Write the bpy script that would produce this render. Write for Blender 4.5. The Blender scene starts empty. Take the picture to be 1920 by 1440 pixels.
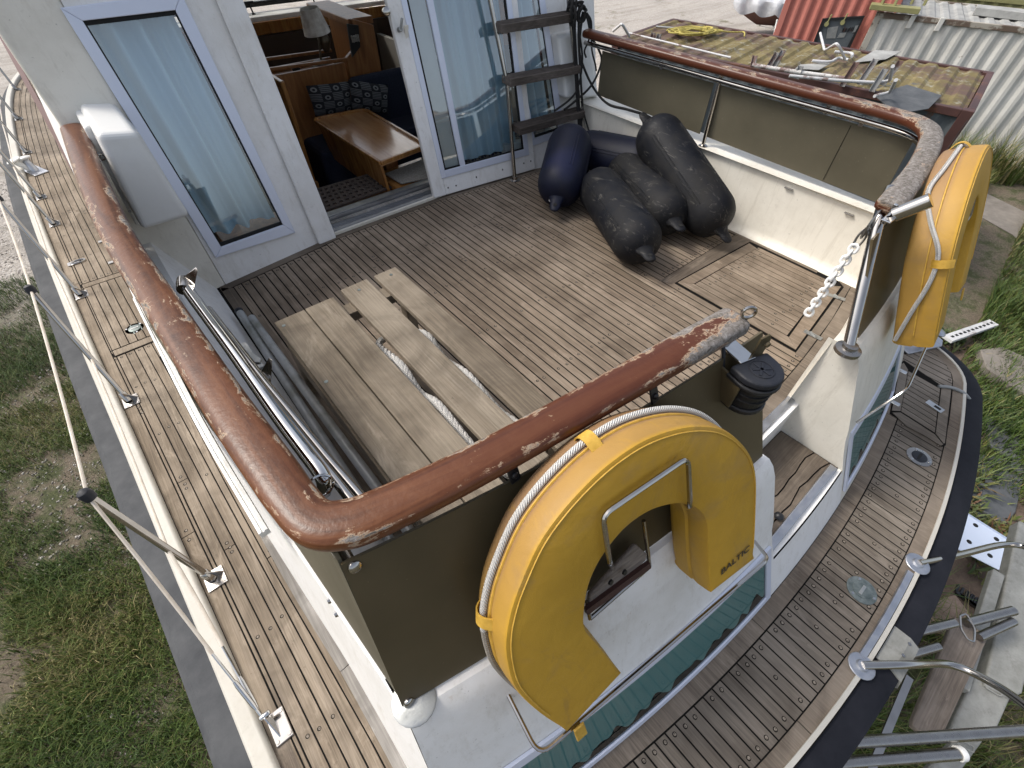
import bpy, bmesh, math, random
import numpy as np
from mathutils import Vector, Matrix
random.seed(7); NR = np.random.default_rng(7)
R_ = math.radians
S = bpy.context.scene
COL = S.collection

# ------------------------------------------------------------------ camera, sky, sun, exposure
FPX = 852.0                                   # focal length in pixels of the 1920 px wide photograph
CAM = np.array([0.0, 0.0, 1.55])              # metres; x starboard, y forward, z up from the cockpit sole
_y, _p, _r = R_(40.5), R_(48.85), R_(-0.75)
_f = np.array([math.sin(_y)*math.cos(_p), math.cos(_y)*math.cos(_p), -math.sin(_p)])
_rt = np.array([math.cos(_y), -math.sin(_y), 0.0]); _dn = np.cross(_f, _rt)
RT = math.cos(_r)*_rt + math.sin(_r)*_dn; DN = -math.sin(_r)*_rt + math.cos(_r)*_dn; FW = _f
cd = bpy.data.cameras.new('camera'); cam = bpy.data.objects.new('camera', cd); COL.objects.link(cam)
cd.sensor_width = 36.0; cd.lens = 36.0*FPX/1920.0; cd.clip_start = 0.05; cd.clip_end = 500.0
cam.matrix_world = Matrix(((RT[0], -DN[0], -FW[0], CAM[0]), (RT[1], -DN[1], -FW[1], CAM[1]),
                           (RT[2], -DN[2], -FW[2], CAM[2]), (0, 0, 0, 1)))
S.camera = cam
SUN_EL, SUN_AZ = R_(50), R_(-38)              # azimuth from +y towards +x
w = bpy.data.worlds.new('World'); S.world = w; w.use_nodes = True
nt = w.node_tree; bg = nt.nodes['Background']
sk = nt.nodes.new('ShaderNodeTexSky'); sk.sky_type = 'NISHITA'; sk.sun_disc = False
sk.sun_elevation = SUN_EL; sk.sun_rotation = SUN_AZ; sk.air_density = 1.0; sk.dust_density = 4.0; sk.ozone_density = 1.0
hs = nt.nodes.new('ShaderNodeHueSaturation'); hs.inputs['Saturation'].default_value = 0.55      # thin high cloud whitens the sky
nt.links.new(sk.outputs[0], hs.inputs['Color']); nt.links.new(hs.outputs[0], bg.inputs[0]); bg.inputs[1].default_value = 0.15
sd = bpy.data.lights.new('sun', 'SUN'); sd.energy = 1.6; sd.angle = R_(14); sd.color = (1.0, 0.95, 0.87)
sun = bpy.data.objects.new('sun', sd); COL.objects.link(sun)
_s = Vector((math.sin(SUN_AZ)*math.cos(SUN_EL), math.cos(SUN_AZ)*math.cos(SUN_EL), math.sin(SUN_EL)))
sun.rotation_euler = _s.to_track_quat('Z', 'Y').to_euler(); sun.location = _s*30
S.view_settings.view_transform = 'Standard'; S.view_settings.look = 'None'; S.view_settings.gamma = 1.0
S.view_settings.exposure = 0.62
S.cycles.max_bounces = 8; S.cycles.transparent_max_bounces = 12

# ------------------------------------------------------------------ survey: pixel of the 1920x1440 photograph to a point of the boat
def ray(px, py): return RT*((px-960)/FPX) + DN*((py-720)/FPX) + FW
def Z(px, py, z): d = ray(px, py); return CAM + (z-CAM[2])/d[2]*d
def X(px, py, x): d = ray(px, py); return CAM + (x-CAM[0])/d[0]*d
def Y(px, py, y): d = ray(px, py); return CAM + (y-CAM[1])/d[1]*d
def Pl(px, py, o, n): d = ray(px, py); n = np.array(n, float); return CAM + ((np.array(o)-CAM)@n)/(d@n)*d
XC = 1.42                                     # centre line of the boat
DK = -0.40                                    # side and aft deck level
GR = -3.2                                     # yard level
def Ty(x, z, off=0.0): return -.255 + .075*(x-XC)**2 + .46*(z-DK) - off      # raked, rounded transom
def T(px, py, off=0.0):
    d = ray(px, py); g = lambda t: (CAM+t*d)[1]-Ty((CAM+t*d)[0], (CAM+t*d)[2], off)
    ts = np.linspace(.25, 6, 900); a = ts[0]
    for b in ts[1:]:
        if g(a)*g(b) <= 0:
            for _ in range(40):
                m = (a+b)/2
                if g(a)*g(m) <= 0: b = m
                else: a = m
            return CAM + a*d
        a = b

# ------------------------------------------------------------------ materials
MATS = {}
class NG:
    def __init__(s, name):
        s.m = bpy.data.materials.new(name); s.m.use_nodes = True; s.t = s.m.node_tree; s.N = s.t.nodes; s.L = s.t.links
        s.b = s.N['Principled BSDF']; s.o = s.N['Material Output']; MATS[name] = s.m
    def n(s, typ, **kw):
        q = s.N.new('ShaderNode'+typ)
        for k, v in kw.items():
            if isinstance(k, str) and hasattr(q, k): setattr(q, k, v)
        return q
    def set(s, q, k, v):
        if hasattr(v, 'bl_idname') and hasattr(v, 'is_output'): s.L.new(v, q.inputs[k])
        else: q.inputs[k].default_value = v
    def pos(s, scale=(1, 1, 1)):
        tc = s.n('TexCoord'); mp = s.n('Mapping'); s.L.new(tc.outputs['Object'], mp.inputs[0]); mp.inputs['Scale'].default_value = scale
        return mp.outputs[0]
    def noise(s, scale, detail=4, rough=.6, vec=None, dist=0.0, w=None):
        q = s.n('TexNoise')
        if w is not None: q.noise_dimensions = '4D'; s.set(q, 'W', w)
        s.set(q, 'Vector', vec if vec is not None else s.pos()); q.inputs['Scale'].default_value = scale
        q.inputs['Detail'].default_value = detail; q.inputs['Roughness'].default_value = rough; q.inputs['Distortion'].default_value = dist
        return q.outputs[0]
    def ramp(s, fac, *st, interp='LINEAR'):
        q = s.n('ValToRGB'); q.color_ramp.interpolation = interp; e = q.color_ramp.elements
        while len(e) < len(st): e.new(.5)
        for i, (p, c) in enumerate(st):
            e[i].position = p; e[i].color = (*c, 1) if hasattr(c, '__len__') else (c, c, c, 1)
        s.L.new(fac, q.inputs[0]); return q.outputs[0]
    def mix(s, f, a, b, mode='MIX'):
        q = s.n('MixRGB'); q.blend_type = mode
        for k, v in (('Fac', f), ('Color1', a), ('Color2', b)):
            if hasattr(v, 'is_output'): s.L.new(v, q.inputs[k])
            elif hasattr(v, '__len__'): q.inputs[k].default_value = (*v, 1)
            else: q.inputs[k].default_value = v
        return q.outputs[0]
    def math(s, op, a, b=0.0):
        q = s.n('Math'); q.operation = op
        for i, v in enumerate((a, b)):
            if hasattr(v, 'is_output'): s.L.new(v, q.inputs[i])
            else: q.inputs[i].default_value = v
        return q.outputs[0]
    def attr(s, name):
        q = s.n('Attribute'); q.attribute_name = name; return q.outputs['Fac']
    def bump(s, h, strength=.3, dist=.01):
        q = s.n('Bump'); q.inputs['Strength'].default_value = strength; q.inputs['Distance'].default_value = dist
        s.L.new(h, q.inputs['Height']); s.L.new(q.outputs[0], s.b.inputs['Normal'])
    def fin(s, col=None, rough=.5, metal=0.0, spec=None, **kw):
        if col is not None:
            if hasattr(col, 'is_output'): s.L.new(col, s.b.inputs['Base Color'])
            else: s.b.inputs['Base Color'].default_value = (*col, 1)
        if hasattr(rough, 'is_output'): s.L.new(rough, s.b.inputs['Roughness'])
        else: s.b.inputs['Roughness'].default_value = rough
        s.b.inputs['Metallic'].default_value = metal
        if spec is not None: s.b.inputs['Specular IOR Level'].default_value = spec
        for k, v in kw.items(): s.b.inputs[k.replace('_', ' ')].default_value = v
        return s.m

def teak(name, c0, c1, c2, grain='y', rough=.75):
    g = NG(name); rnd = g.attr('rnd')
    sc = (38, 1.3, 38) if grain == 'y' else (1.3, 38, 38)
    v = g.pos(sc); v2 = g.pos((160, 6, 160) if grain == 'y' else (6, 160, 160))
    wv = g.math('MULTIPLY', rnd, 37.0)
    a = g.noise(1.0, 5, .65, v, .6, wv); b = g.noise(1.0, 3, .6, v2, 0, wv); d = g.noise(2.1, 4, .6)
    col = g.ramp(g.math('ADD', g.math('MULTIPLY', a, .75), g.math('MULTIPLY', rnd, .24)), (.24, c0), (.5, c1), (.78, c2))
    col = g.mix(g.math('MULTIPLY', g.ramp(b, (.35, 0.0), (.62, 1.0)), .5), col, tuple(x*.45 for x in c0))
    col = g.mix(g.ramp(d, (.45, 0.0), (.72, .55)), col, tuple(min(1, x*1.25) for x in c2))
    col = g.mix(g.ramp(g.noise(3.3, 4, .6, g.pos((1, 1, 1)), 1.0), (.5, 0.0), (.75, .65)), col, tuple(x*.62 for x in c0))
    col = g.mix(g.ramp(g.noise(9, 5, .7, g.pos((1, .35, 1) if grain == 'y' else (.35, 1, 1)), .6), (.58, 0.0), (.7, .4)), col, tuple(min(1, x*1.35) for x in c2))
    col = g.mix(g.ramp(g.noise(26, 4, .7), (.66, 0.0), (.74, .55)), col, tuple(x*.5 for x in c0))
    g.bump(b, .35, .004); return g.fin(col, rough, spec=.25)
teak('teak_sole', (.135, .102, .073), (.24, .187, .138), (.33, .268, .205))
teak('teak_deck', (.15, .115, .08), (.235, .187, .136), (.315, .262, .202))
teak('teak_aft', (.10, .082, .064), (.165, .138, .110), (.245, .212, .176))
teak('teak_margin', (.095, .074, .056), (.15, .12, .092), (.23, .19, .15), 'x')
teak('teak_margin_long', (.115, .09, .068), (.18, .145, .112), (.26, .218, .174))
teak('bench_wood', (.115, .091, .066), (.205, .166, .12), (.295, .252, .195))
teak('grey_board', (.14, .115, .095), (.25, .21, .175), (.37, .32, .28), 'x')
teak('tread_wood', (.055, .044, .037), (.115, .095, .082), (.21, .185, .165), 'x')
teak('bleached_strip', (.19, .175, .155), (.30, .28, .255), (.42, .40, .37))

g = NG('caulk'); g.fin((.010, .009, .008), .9, spec=.1)
g = NG('plug'); g.fin(g.ramp(g.noise(160, 2), (.4, (.10, .08, .06)), (.6, (.26, .22, .175))), .7)
def gel(name, c, dirt=(.42, .39, .33), rough=.38):
    g = NG(name); a = g.noise(2.4, 7, .7); b = g.noise(70, 3, .6); st = g.noise(5, 6, .72, g.pos((5, 5, .5)))
    col = g.mix(g.ramp(a, (.44, 0.0), (.7, .5)), c, dirt)
    col = g.mix(g.ramp(g.noise(16, 6, .75), (.6, 0.0), (.68, .28)), col, tuple(x*.8 for x in dirt))
    col = g.mix(g.ramp(b, (.69, 0.0), (.76, .6)), col, tuple(x*.5 for x in dirt))
    col = g.mix(g.ramp(st, (.52, 0.0), (.72, .5)), col, dirt)
    col = g.mix(g.ramp(g.noise(1.0, 5, .7, g.pos((26, 26, 1.4))), (.66, 0.0), (.74, .35)), col, (.42, .30, .18))
    g.bump(g.noise(260, 2), .04, .002); g.fin(col, g.ramp(a, (.3, rough), (.7, rough+.2)), spec=.45)
gel('gelcoat', (.77, .735, .65), (.50, .46, .38)); gel('gelcoat_white', (.82, .81, .79), (.56, .53, .47)); gel('toe_paint', (.50, .48, .43), rough=.55)
g = NG('cover_white'); g.fin(g.mix(g.ramp(g.noise(8, 5), (.5, 0.0), (.8, .3)), (.72, .72, .70), (.5, .49, .45)), .4)

g = NG('varnished_mahogany')                                  # varnish flaked off in ragged patches
um = g.n('UVMap').outputs[0]; mp = g.n('Mapping'); g.L.new(um, mp.inputs[0]); mp.inputs['Scale'].default_value = (.055, 5.0, 1); v = mp.outputs[0]
mq = g.n('Mapping'); g.L.new(um, mq.inputs[0]); mq.inputs['Scale'].default_value = (.55, 9.0, 1); vf = mq.outputs[0]
n1 = g.noise(2.2, 6, .6, v, .8)
wood = g.ramp(n1, (.32, (.055, .018, .007)), (.55, (.118, .042, .016)), (.78, (.175, .072, .030)))
wood = g.mix(g.ramp(g.noise(40, 4, .6), (.45, 0.0), (.75, .4)), wood, (.18, .078, .036))
wood = g.mix(g.math('MULTIPLY', g.attr('dark'), .9), wood, (.075, .022, .012))
grey = g.ramp(g.noise(70, 6, .75, None, .8), (.3, (.05, .043, .035)), (.45, (.135, .12, .105)), (.6, (.25, .23, .215)), (.78, (.46, .44, .42)))
fl = g.math('ADD', g.math('ADD', g.math('MULTIPLY', g.noise(1.0, 9, .72, vf, .5), .42), g.math('MULTIPLY', g.noise(11.0, 7, .75, None, .4), .40)), g.math('MULTIPLY', g.attr('wear'), .40))
msk = g.ramp(fl, (.605, 0.0), (.625, 1.0))
edge = g.ramp(fl, (.585, 0.0), (.608, .8), (.63, 0.0))
col = g.mix(msk, wood, grey); col = g.mix(edge, col, (.50, .37, .25))
g.bump(g.math('ADD', g.math('MULTIPLY', msk, -1.0), g.math('MULTIPLY', g.noise(90, 4), .4)), .45, .004)
g.fin(col, g.ramp(msk, (0, .34), (1, .85)), spec=.32)
g = NG('varnished_teak'); g.fin(g.ramp(g.noise(2.2, 6, .6, g.pos((12, 12, 1.5)), .8), (.3, (.20, .08, .022)), (.7, (.46, .225, .07))), .22)
g = NG('table_wood'); g.fin(g.ramp(g.noise(1.8, 6, .6, g.pos((10, 1.2, 10)), .8), (.3, (.36, .165, .06)), (.7, (.52, .28, .125))), .22, Coat_Weight=.5, Coat_Roughness=.1)
g = NG('cherry_dark'); g.fin(g.ramp(g.noise(2.2, 6, .6, g.pos((10, 10, 1.4)), .8), (.3, (.17, .065, .02)), (.7, (.34, .15, .052))), .35)
g = NG('moulding_brown'); g.fin((.085, .03, .022), .45)

def metal(name, c, r, bump=0.0):
    g = NG(name); n = g.noise(14, 4, .6)
    if bump: g.bump(g.noise(180, 3), bump, .002)
    g.fin(g.mix(g.ramp(n, (.4, 0.0), (.75, .4)), c, tuple(x*.6 for x in c)), g.ramp(g.noise(30, 4), (.3, r*.7), (.7, r*1.4)), 1.0)
metal('stainless', (.44, .42, .395), .13); metal('chrome', (.62, .615, .60), .06); metal('stainless_dull', (.36, .345, .325), .28)
metal('aluminium', (.50, .515, .55), .42)
g = NG('alu_grey'); a = g.noise(7, 7, .72); g.bump(g.noise(60, 5), .3, .004); g.fin(g.mix(g.ramp(g.noise(18, 5, .7), (.55, 0.0), (.75, .6)), g.ramp(a, (.3, (.20, .20, .18)), (.7, (.36, .36, .335))), (.13, .125, .11)), .62, .25)
metal('galvanised', (.42, .43, .42), .55, .2)
g = NG('anodised'); g.fin(g.mix(g.ramp(g.noise(3, 4), (.4, 0.0), (.8, .35)), (.66, .70, .81), (.55, .58, .66)), .42, .25)
g = NG('pole_grey'); a = g.noise(4, 5, .6, g.pos((1, 1, 1)))
g.fin(g.mix(g.ramp(a, (.5, 0.0), (.72, .9)), (.38, .39, .39), (.10, .10, .055)), .45, .3)
g = NG('white_plastic'); g.fin((.78, .78, .76), .4)
g = NG('pvc_strip'); g.fin(g.mix(g.ramp(g.noise(20, 4), (.5, 0.0), (.75, .5)), (.75, .75, .73), (.5, .47, .4)), .45)
g = NG('acrylic_olive'); n = g.noise(2.5, 4)
g.fin(g.mix(g.ramp(g.noise(120, 2), (.70, 0.0), (.76, .4)), g.ramp(n, (.3, (.085, .076, .052)), (.75, (.122, .109, .076))), (.3, .28, .22)), .62, spec=.2)
g = NG('acrylic_smoke'); n = g.noise(2.2, 4)
g.fin(g.mix(g.ramp(g.noise(140, 2), (.72, 0.0), (.77, .4)), g.ramp(n, (.3, (.068, .053, .028)), (.75, (.105, .082, .046))), (.25, .22, .16)), .36, spec=.32)
g = NG('rubber_black'); n = g.noise(9, 5, .65)
g.bump(g.noise(200, 3), .15, .002)
g.fin(g.mix(g.ramp(n, (.45, 0.0), (.8, .6)), (.012, .014, .021), (.045, .044, .042)), .55, spec=.35)
g = NG('strake_grey'); g.fin(g.ramp(g.noise(6, 6, .7), (.3, (.05, .053, .058)), (.7, (.095, .098, .102))), .8, spec=.2)
g = NG('strake_black'); g.bump(g.noise(160, 3), .15, .002); g.fin(g.ramp(g.noise(6, 6, .7), (.3, (.006, .007, .011)), (.75, (.016, .017, .023))), .7, spec=.2)
g = NG('fender_vinyl'); n = g.noise(5, 5, .7); sc = g.noise(1.0, 6, .75, g.pos((22, 6, 22)), 1.5)
col = g.mix(g.ramp(n, (.42, 0.0), (.75, .85)), (.006, .007, .0105), (.026, .0245, .022))
col = g.mix(g.ramp(sc, (.57, 0.0), (.66, .5)), col, (.12, .113, .10)); g.bump(n, .1, .004); g.fin(col, g.ramp(n, (.35, .5), (.7, .75)), spec=.22)
g = NG('fender_navy'); n = g.noise(6, 5, .7); sc = g.noise(1.0, 6, .75, g.pos((22, 22, 6)), 1.5)
col = g.mix(g.ramp(n, (.45, 0.0), (.75, .7)), (.006, .008, .022), (.016, .017, .021)); col = g.mix(g.ramp(g.noise(1.6, 2), (.55, 0.0), (.7, .5)), col, (.012, .02, .11))
col = g.mix(g.ramp(sc, (.68, 0.0), (.75, .25)), col, (.13, .13, .13)); g.fin(col, .55, spec=.3)
g = NG('yellow_vinyl')
n = g.noise(2.6, 6, .65); st = g.noise(1.0, 6, .7, g.pos((30, 8, 4)), 1.0)
col = g.ramp(n, (.3, (.42, .235, .024)), (.7, (.54, .315, .036)))
col = g.mix(g.ramp(g.noise(4.5, 6, .7, None, 1.2), (.50, 0.0), (.70, .6)), col, (.33, .205, .07))
col = g.mix(g.ramp(g.noise(1.0, 6, .72, g.pos((9, 9, 2.2)), .8), (.6, 0.0), (.72, .4)), col, (.24, .15, .06))
col = g.mix(g.math('MULTIPLY', g.attr('wear'), g.ramp(st, (.12, 0.0), (.42, .95))), col, (.25, .15, .08))
g.bump(g.math('ADD', g.math('MULTIPLY', g.noise(500, 2), .12), g.noise(9, 3, .5, None, 1.2)), .35, .012); g.fin(col, .52, spec=.3)
g = NG('yellow_strap'); g.fin(g.ramp(g.noise(60, 3), (.3, (.45, .26, .03)), (.7, (.6, .37, .06))), .6)
g = NG('print_dark'); g.fin((.035, .028, .02), .6)
def rope(name, c, f=95.0):
    g = NG(name); tc = g.n('UVMap'); mp = g.n('Mapping'); g.L.new(tc.outputs[0], mp.inputs[0]); mp.inputs['Scale'].default_value = (1, 1, 1)
    wv = g.n('TexWave'); wv.bands_direction = 'DIAGONAL'; g.L.new(mp.outputs[0], wv.inputs[0]); wv.inputs['Scale'].default_value = f/20; wv.inputs['Distortion'].default_value = .5
    col = g.mix(g.ramp(wv.outputs[0], (.1, .5), (.5, 0.0)), c, tuple(x*.4 for x in c))
    col = g.mix(g.ramp(g.noise(9, 4), (.5, 0.0), (.8, .35)), col, tuple(x*.55 for x in c))
    g.bump(wv.outputs[0], .8, .004); g.fin(col, .8)
rope('rope_white', (.72, .70, .66)); rope('rope_dirty', (.42, .38, .32)); rope('rope_black', (.022, .021, .020)); rope('rope_yellow', (.62, .52, .14)); rope('rope_beige', (.55, .49, .40))
g = NG('line_plastic'); g.fin(g.ramp(g.noise(12, 4), (.3, (.50, .43, .35)), (.7, (.64, .59, .52))), .4)
g = NG('hose_grey'); g.fin((.25, .26, .26), .5)
g = NG('deck_bronze'); g.fin(g.ramp(g.noise(40, 4), (.3, (.10, .125, .12)), (.7, (.23, .26, .25))), .45, .6)
g = NG('dark_hole'); g.fin((.006, .006, .006), .8)
g = NG('black_plastic'); g.fin((.015, .015, .016), .4)
g = NG('curtain'); g.fin(g.mix(g.ramp(g.noise(120, 2), (.3, 0.0), (.7, .15)), (.50, .645, .73), (.57, .70, .775)), .85, spec=.1)
g.b.inputs['Subsurface Weight'].default_value = 0.0
g = NG('curtain_aft'); g.fin((.34, .52, .50), .85, spec=.1)
def glass(name, tint, ref=.55, rough=.01):
    g = NG(name); fr = g.n('Fresnel'); fr.inputs[0].default_value = 1.5
    tr = g.n('BsdfTransparent'); tr.inputs[0].default_value = (*tint, 1); gl = g.n('BsdfGlossy'); gl.inputs['Roughness'].default_value = rough
    m = g.n('MixShader'); f = g.math('ADD', g.math('MULTIPLY', fr.outputs[0], 1.0), ref)
    q = g.n('Clamp'); g.L.new(f, q.inputs[0]); g.L.new(q.outputs[0], m.inputs[0]); g.L.new(tr.outputs[0], m.inputs[1]); g.L.new(gl.outputs[0], m.inputs[2])
    g.L.new(m.outputs[0], g.o.inputs[0])
glass('window_glass', (.86, .93, .95), .17); glass('aft_glass', (.72, .85, .84), .07); glass('screen_glass', (.95, .97, .96), .02); glass('lens_clear', (.5, .5, .5), .1)
g = NG('cabin_dark'); g.fin((.055, .032, .018), .6)
g = NG('cabin_floor'); g.fin((.02, .024, .035), .9)
g = NG('headliner'); g.fin((.42, .40, .36), .7)
g = NG('navy_fabric'); g.fin(g.ramp(g.noise(90, 3), (.3, (.012, .016, .035)), (.7, (.024, .03, .055))), .9)
g = NG('tartan'); c = g.n('TexChecker'); c.inputs['Scale'].default_value = 26; c.inputs[1].default_value = (.05, .06, .09, 1); c.inputs[2].default_value = (.28, .26, .22, 1); g.L.new(g.pos(), c.inputs[0]); g.fin(c.outputs[0], .9)
g = NG('cushion_print')                                     # woven blocks: stripes and dark squares with pale emblems
uv = g.n('UVMap').outputs[0]; sep = g.n('SeparateXYZ'); g.L.new(uv, sep.inputs[0])
u_, v_ = g.math('MULTIPLY', sep.outputs[0], 4.0), g.math('MULTIPLY', sep.outputs[1], 4.0)
ck = g.n('TexChecker'); ck.inputs['Scale'].default_value = 4.0; g.L.new(uv, ck.inputs[0])
fu, fv = g.math('SUBTRACT', g.math('FRACT', u_), .5), g.math('SUBTRACT', g.math('FRACT', v_), .5)
rad = g.math('SQRT', g.math('ADD', g.math('MULTIPLY', fu, fu), g.math('MULTIPLY', fv, fv)))
ring = g.math('MULTIPLY', g.math('LESS_THAN', rad, .28), g.math('GREATER_THAN', rad, .13))
strp = g.math('GREATER_THAN', g.math('FRACT', g.math('MULTIPLY', fv, 5.0)), .5)
col = g.mix(ck.outputs['Fac'], g.mix(strp, (.15, .155, .16), (.025, .026, .032)), g.mix(ring, (.014, .015, .02), (.20, .205, .21))); g.fin(col, .9)
g = NG('mat_rubber'); g.fin(g.ramp(g.noise(60, 3), (.3, (.05, .036, .03)), (.7, (.10, .075, .06))), .8)
g = NG('carpet_beige'); g.bump(g.noise(260, 4), .8, .01); g.fin(g.ramp(g.noise(120, 5, .75), (.3, (.16, .14, .12)), (.6, (.42, .39, .34))), .95)
g = NG('lamp_shade'); g.fin(g.ramp(g.noise(16, 5), (.35, (.48, .43, .38)), (.6, (.74, .71, .66))), .8)
g = NG('lamp_stone'); g.fin(g.ramp(g.noise(20, 5), (.3, (.16, .15, .13)), (.7, (.34, .32, .29))), .8)
g = NG('brass_dark'); g.fin((.12, .10, .07), .4, .7)

def paint(name, c0, c1, rust=(.12, .045, .022), amt=.6, streak=True, rough=.55):
    g = NG(name); a = g.noise(1.2, 6, .65); st = g.noise(1.0, 6, .7, g.pos((5, 5, .35)), .4); r = g.noise(2.2, 7, .72)
    col = g.ramp(a, (.3, c0), (.7, c1))
    if streak: col = g.mix(g.ramp(st, (.55, 0.0), (.8, .5)), col, tuple(x*.55 for x in c0))
    col = g.mix(g.ramp(r, (amt, 0.0), (amt+.06, .85)), col, rust); g.bump(r, .2, .01); g.fin(col, rough)
paint('container_white', (.47, .46, .42), (.62, .61, .575), (.16, .085, .05), amt=.66); paint('container_red', (.40, .12, .09), (.50, .185, .145), amt=.74)
paint('container_blue', (.05, .062, .07), (.09, .105, .115), amt=.6); paint('frame_rust', (.30, .27, .22), (.42, .40, .35), (.075, .04, .022), amt=.47)
paint('frame_red_rust', (.04, .017, .015), (.085, .036, .03), amt=.55); paint('olive_paint', (.20, .19, .075), (.30, .29, .13), amt=.62)
paint('white_pipe', (.44, .445, .455), (.60, .60, .60), (.13, .06, .04), amt=.57, streak=False)
paint('pipe_rusty', (.50, .49, .47), (.66, .65, .63), (.11, .04, .03), .46, False)
paint('channel_grey', (.17, .18, .185), (.26, .26, .255), (.11, .045, .03), .47, False)
paint('blue_white_metal', (.50, .57, .70), (.60, .66, .76), (.17, .09, .05), .68, False)
g = NG('roof_moss'); a = g.noise(1.6, 7, .7); b = g.noise(7, 6, .7); rn = g.attr('rnd')
col = g.ramp(a, (.3, (.07, .052, .022)), (.5, (.145, .112, .038)), (.72, (.225, .18, .075)))
col = g.mix(g.ramp(b, (.55, 0.0), (.68, .9)), col, (.33, .33, .28)); col = g.mix(g.ramp(g.noise(.9, 7, .72), (.5, 0.0), (.58, .95)), col, (.095, .055, .042))
col = g.mix(g.ramp(g.noise(2.0, 6, .7), (.62, 0.0), (.68, .9)), col, (.075, .08, .09)); g.bump(b, .4, .01); g.fin(col, .8)
g = NG('roof_grey'); g.fin(g.ramp(g.noise(3, 6, .7), (.3, (.20, .20, .19)), (.7, (.40, .40, .38))), .7)
g = NG('tarp'); a = g.noise(3, 6, .7); g.bump(a, .6, .08); g.fin(g.ramp(a, (.3, (.36, .38, .41)), (.7, (.56, .57, .59))), .4)
g = NG('antifoul_red'); g.fin(g.ramp(g.noise(2.5, 6, .7), (.3, (.075, .035, .028)), (.7, (.15, .065, .05))), .8)
g = NG('hull_white'); g.fin((.7, .7, .68), .3)
g = NG('concrete'); a = g.noise(3, 7, .7); g.bump(g.noise(30, 5), .4, .01); g.fin(g.ramp(a, (.3, (.13, .115, .098)), (.7, (.245, .22, .19))), .9)
g = NG('slate'); a = g.noise(4, 7, .7); g.bump(a, .4, .02); g.fin(g.ramp(a, (.3, (.045, .05, .055)), (.7, (.105, .11, .115))), .7)
g = NG('paver'); a = g.noise(14, 6, .7); g.bump(a, .4, .01); g.fin(g.ramp(a, (.3, (.17, .115, .085)), (.7, (.28, .21, .165))), .9)
g = NG('soil'); a = g.noise(5, 7, .7); g.bump(g.noise(30, 6), .8, .02); g.fin(g.ramp(a, (.3, (.065, .045, .032)), (.7, (.16, .115, .085))), .95)
g = NG('ground')                                             # gravel with turf and bare soil patches
vv = g.pos(); big = g.noise(.35, 5, .6); mid = g.noise(2.2, 6, .7); fine = g.noise(38, 6, .75); peb = g.n('TexVoronoi'); g.L.new(vv, peb.inputs[0]); peb.inputs['Scale'].default_value = 34
gravel = g.ramp(fine, (.3, (.19, .168, .148)), (.5, (.36, .325, .285)), (.75, (.54, .505, .455)))
gravel = g.mix(g.ramp(peb.outputs[1], (.55, 0.0), (.9, .6)), gravel, (.60, .57, .54))
soil = g.ramp(g.math('ADD', g.math('MULTIPLY', fine, .6), g.math('MULTIPLY', mid, .4)), (.32, (.06, .045, .03)), (.5, (.15, .12, .085)), (.7, (.32, .285, .23)))
turf = g.ramp(fine, (.3, (.022, .027, .010)), (.6, (.075, .085, .030)), (.8, (.15, .14, .065)))
sp = g.n('SeparateXYZ'); g.L.new(vv, sp.inputs[0])
far = g.math('ADD', g.math('MULTIPLY', sp.outputs[1], .30), g.math('MULTIPLY', big, 2.0))     # gravel starts forward along the boat
gm = g.ramp(far, (.0, 0.0), (1.0, 1.0)); fa = g.n('MapRange'); g.L.new(far, fa.inputs[0]); fa.inputs[1].default_value = 3.7; fa.inputs[2].default_value = 4.3
lawn = g.mix(g.ramp(mid, (.44, 0.0), (.58, 1.0)), soil, turf)
gravel = g.mix(g.ramp(g.noise(1.0, 6, .65, g.pos((.22, 1.6, 1)), .8), (.48, 0.0), (.66, .6)), gravel, (.23, .205, .175))
gravel = g.mix(g.ramp(g.noise(.45, 6, .7), (.5, 0.0), (.7, .5)), gravel, (.47, .43, .38))
col = g.mix(fa.outputs[0], lawn, g.mix(g.ramp(g.noise(.8, 6, .7), (.58, 0.0), (.68, .85)), gravel, (.13, .12, .065)))
g.bump(fine, .8, .03); g.fin(col, .95)
g = NG('grass_blade'); r = g.attr('rnd')
g.fin(g.ramp(r, (0.0, (.022, .050, .006)), (.4, (.056, .100, .013)), (.72, (.105, .132, .024)), (.85, (.19, .165, .058)), (1.0, (.30, .25, .115))), .6)
g = NG('leaf'); r = g.attr('rnd'); g.fin(g.ramp(r, (0.0, (.018, .04, .01)), (.5, (.06, .095, .022)), (.8, (.13, .12, .03)), (1.0, (.15, .07, .03))), .6)
M = MATS

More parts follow.
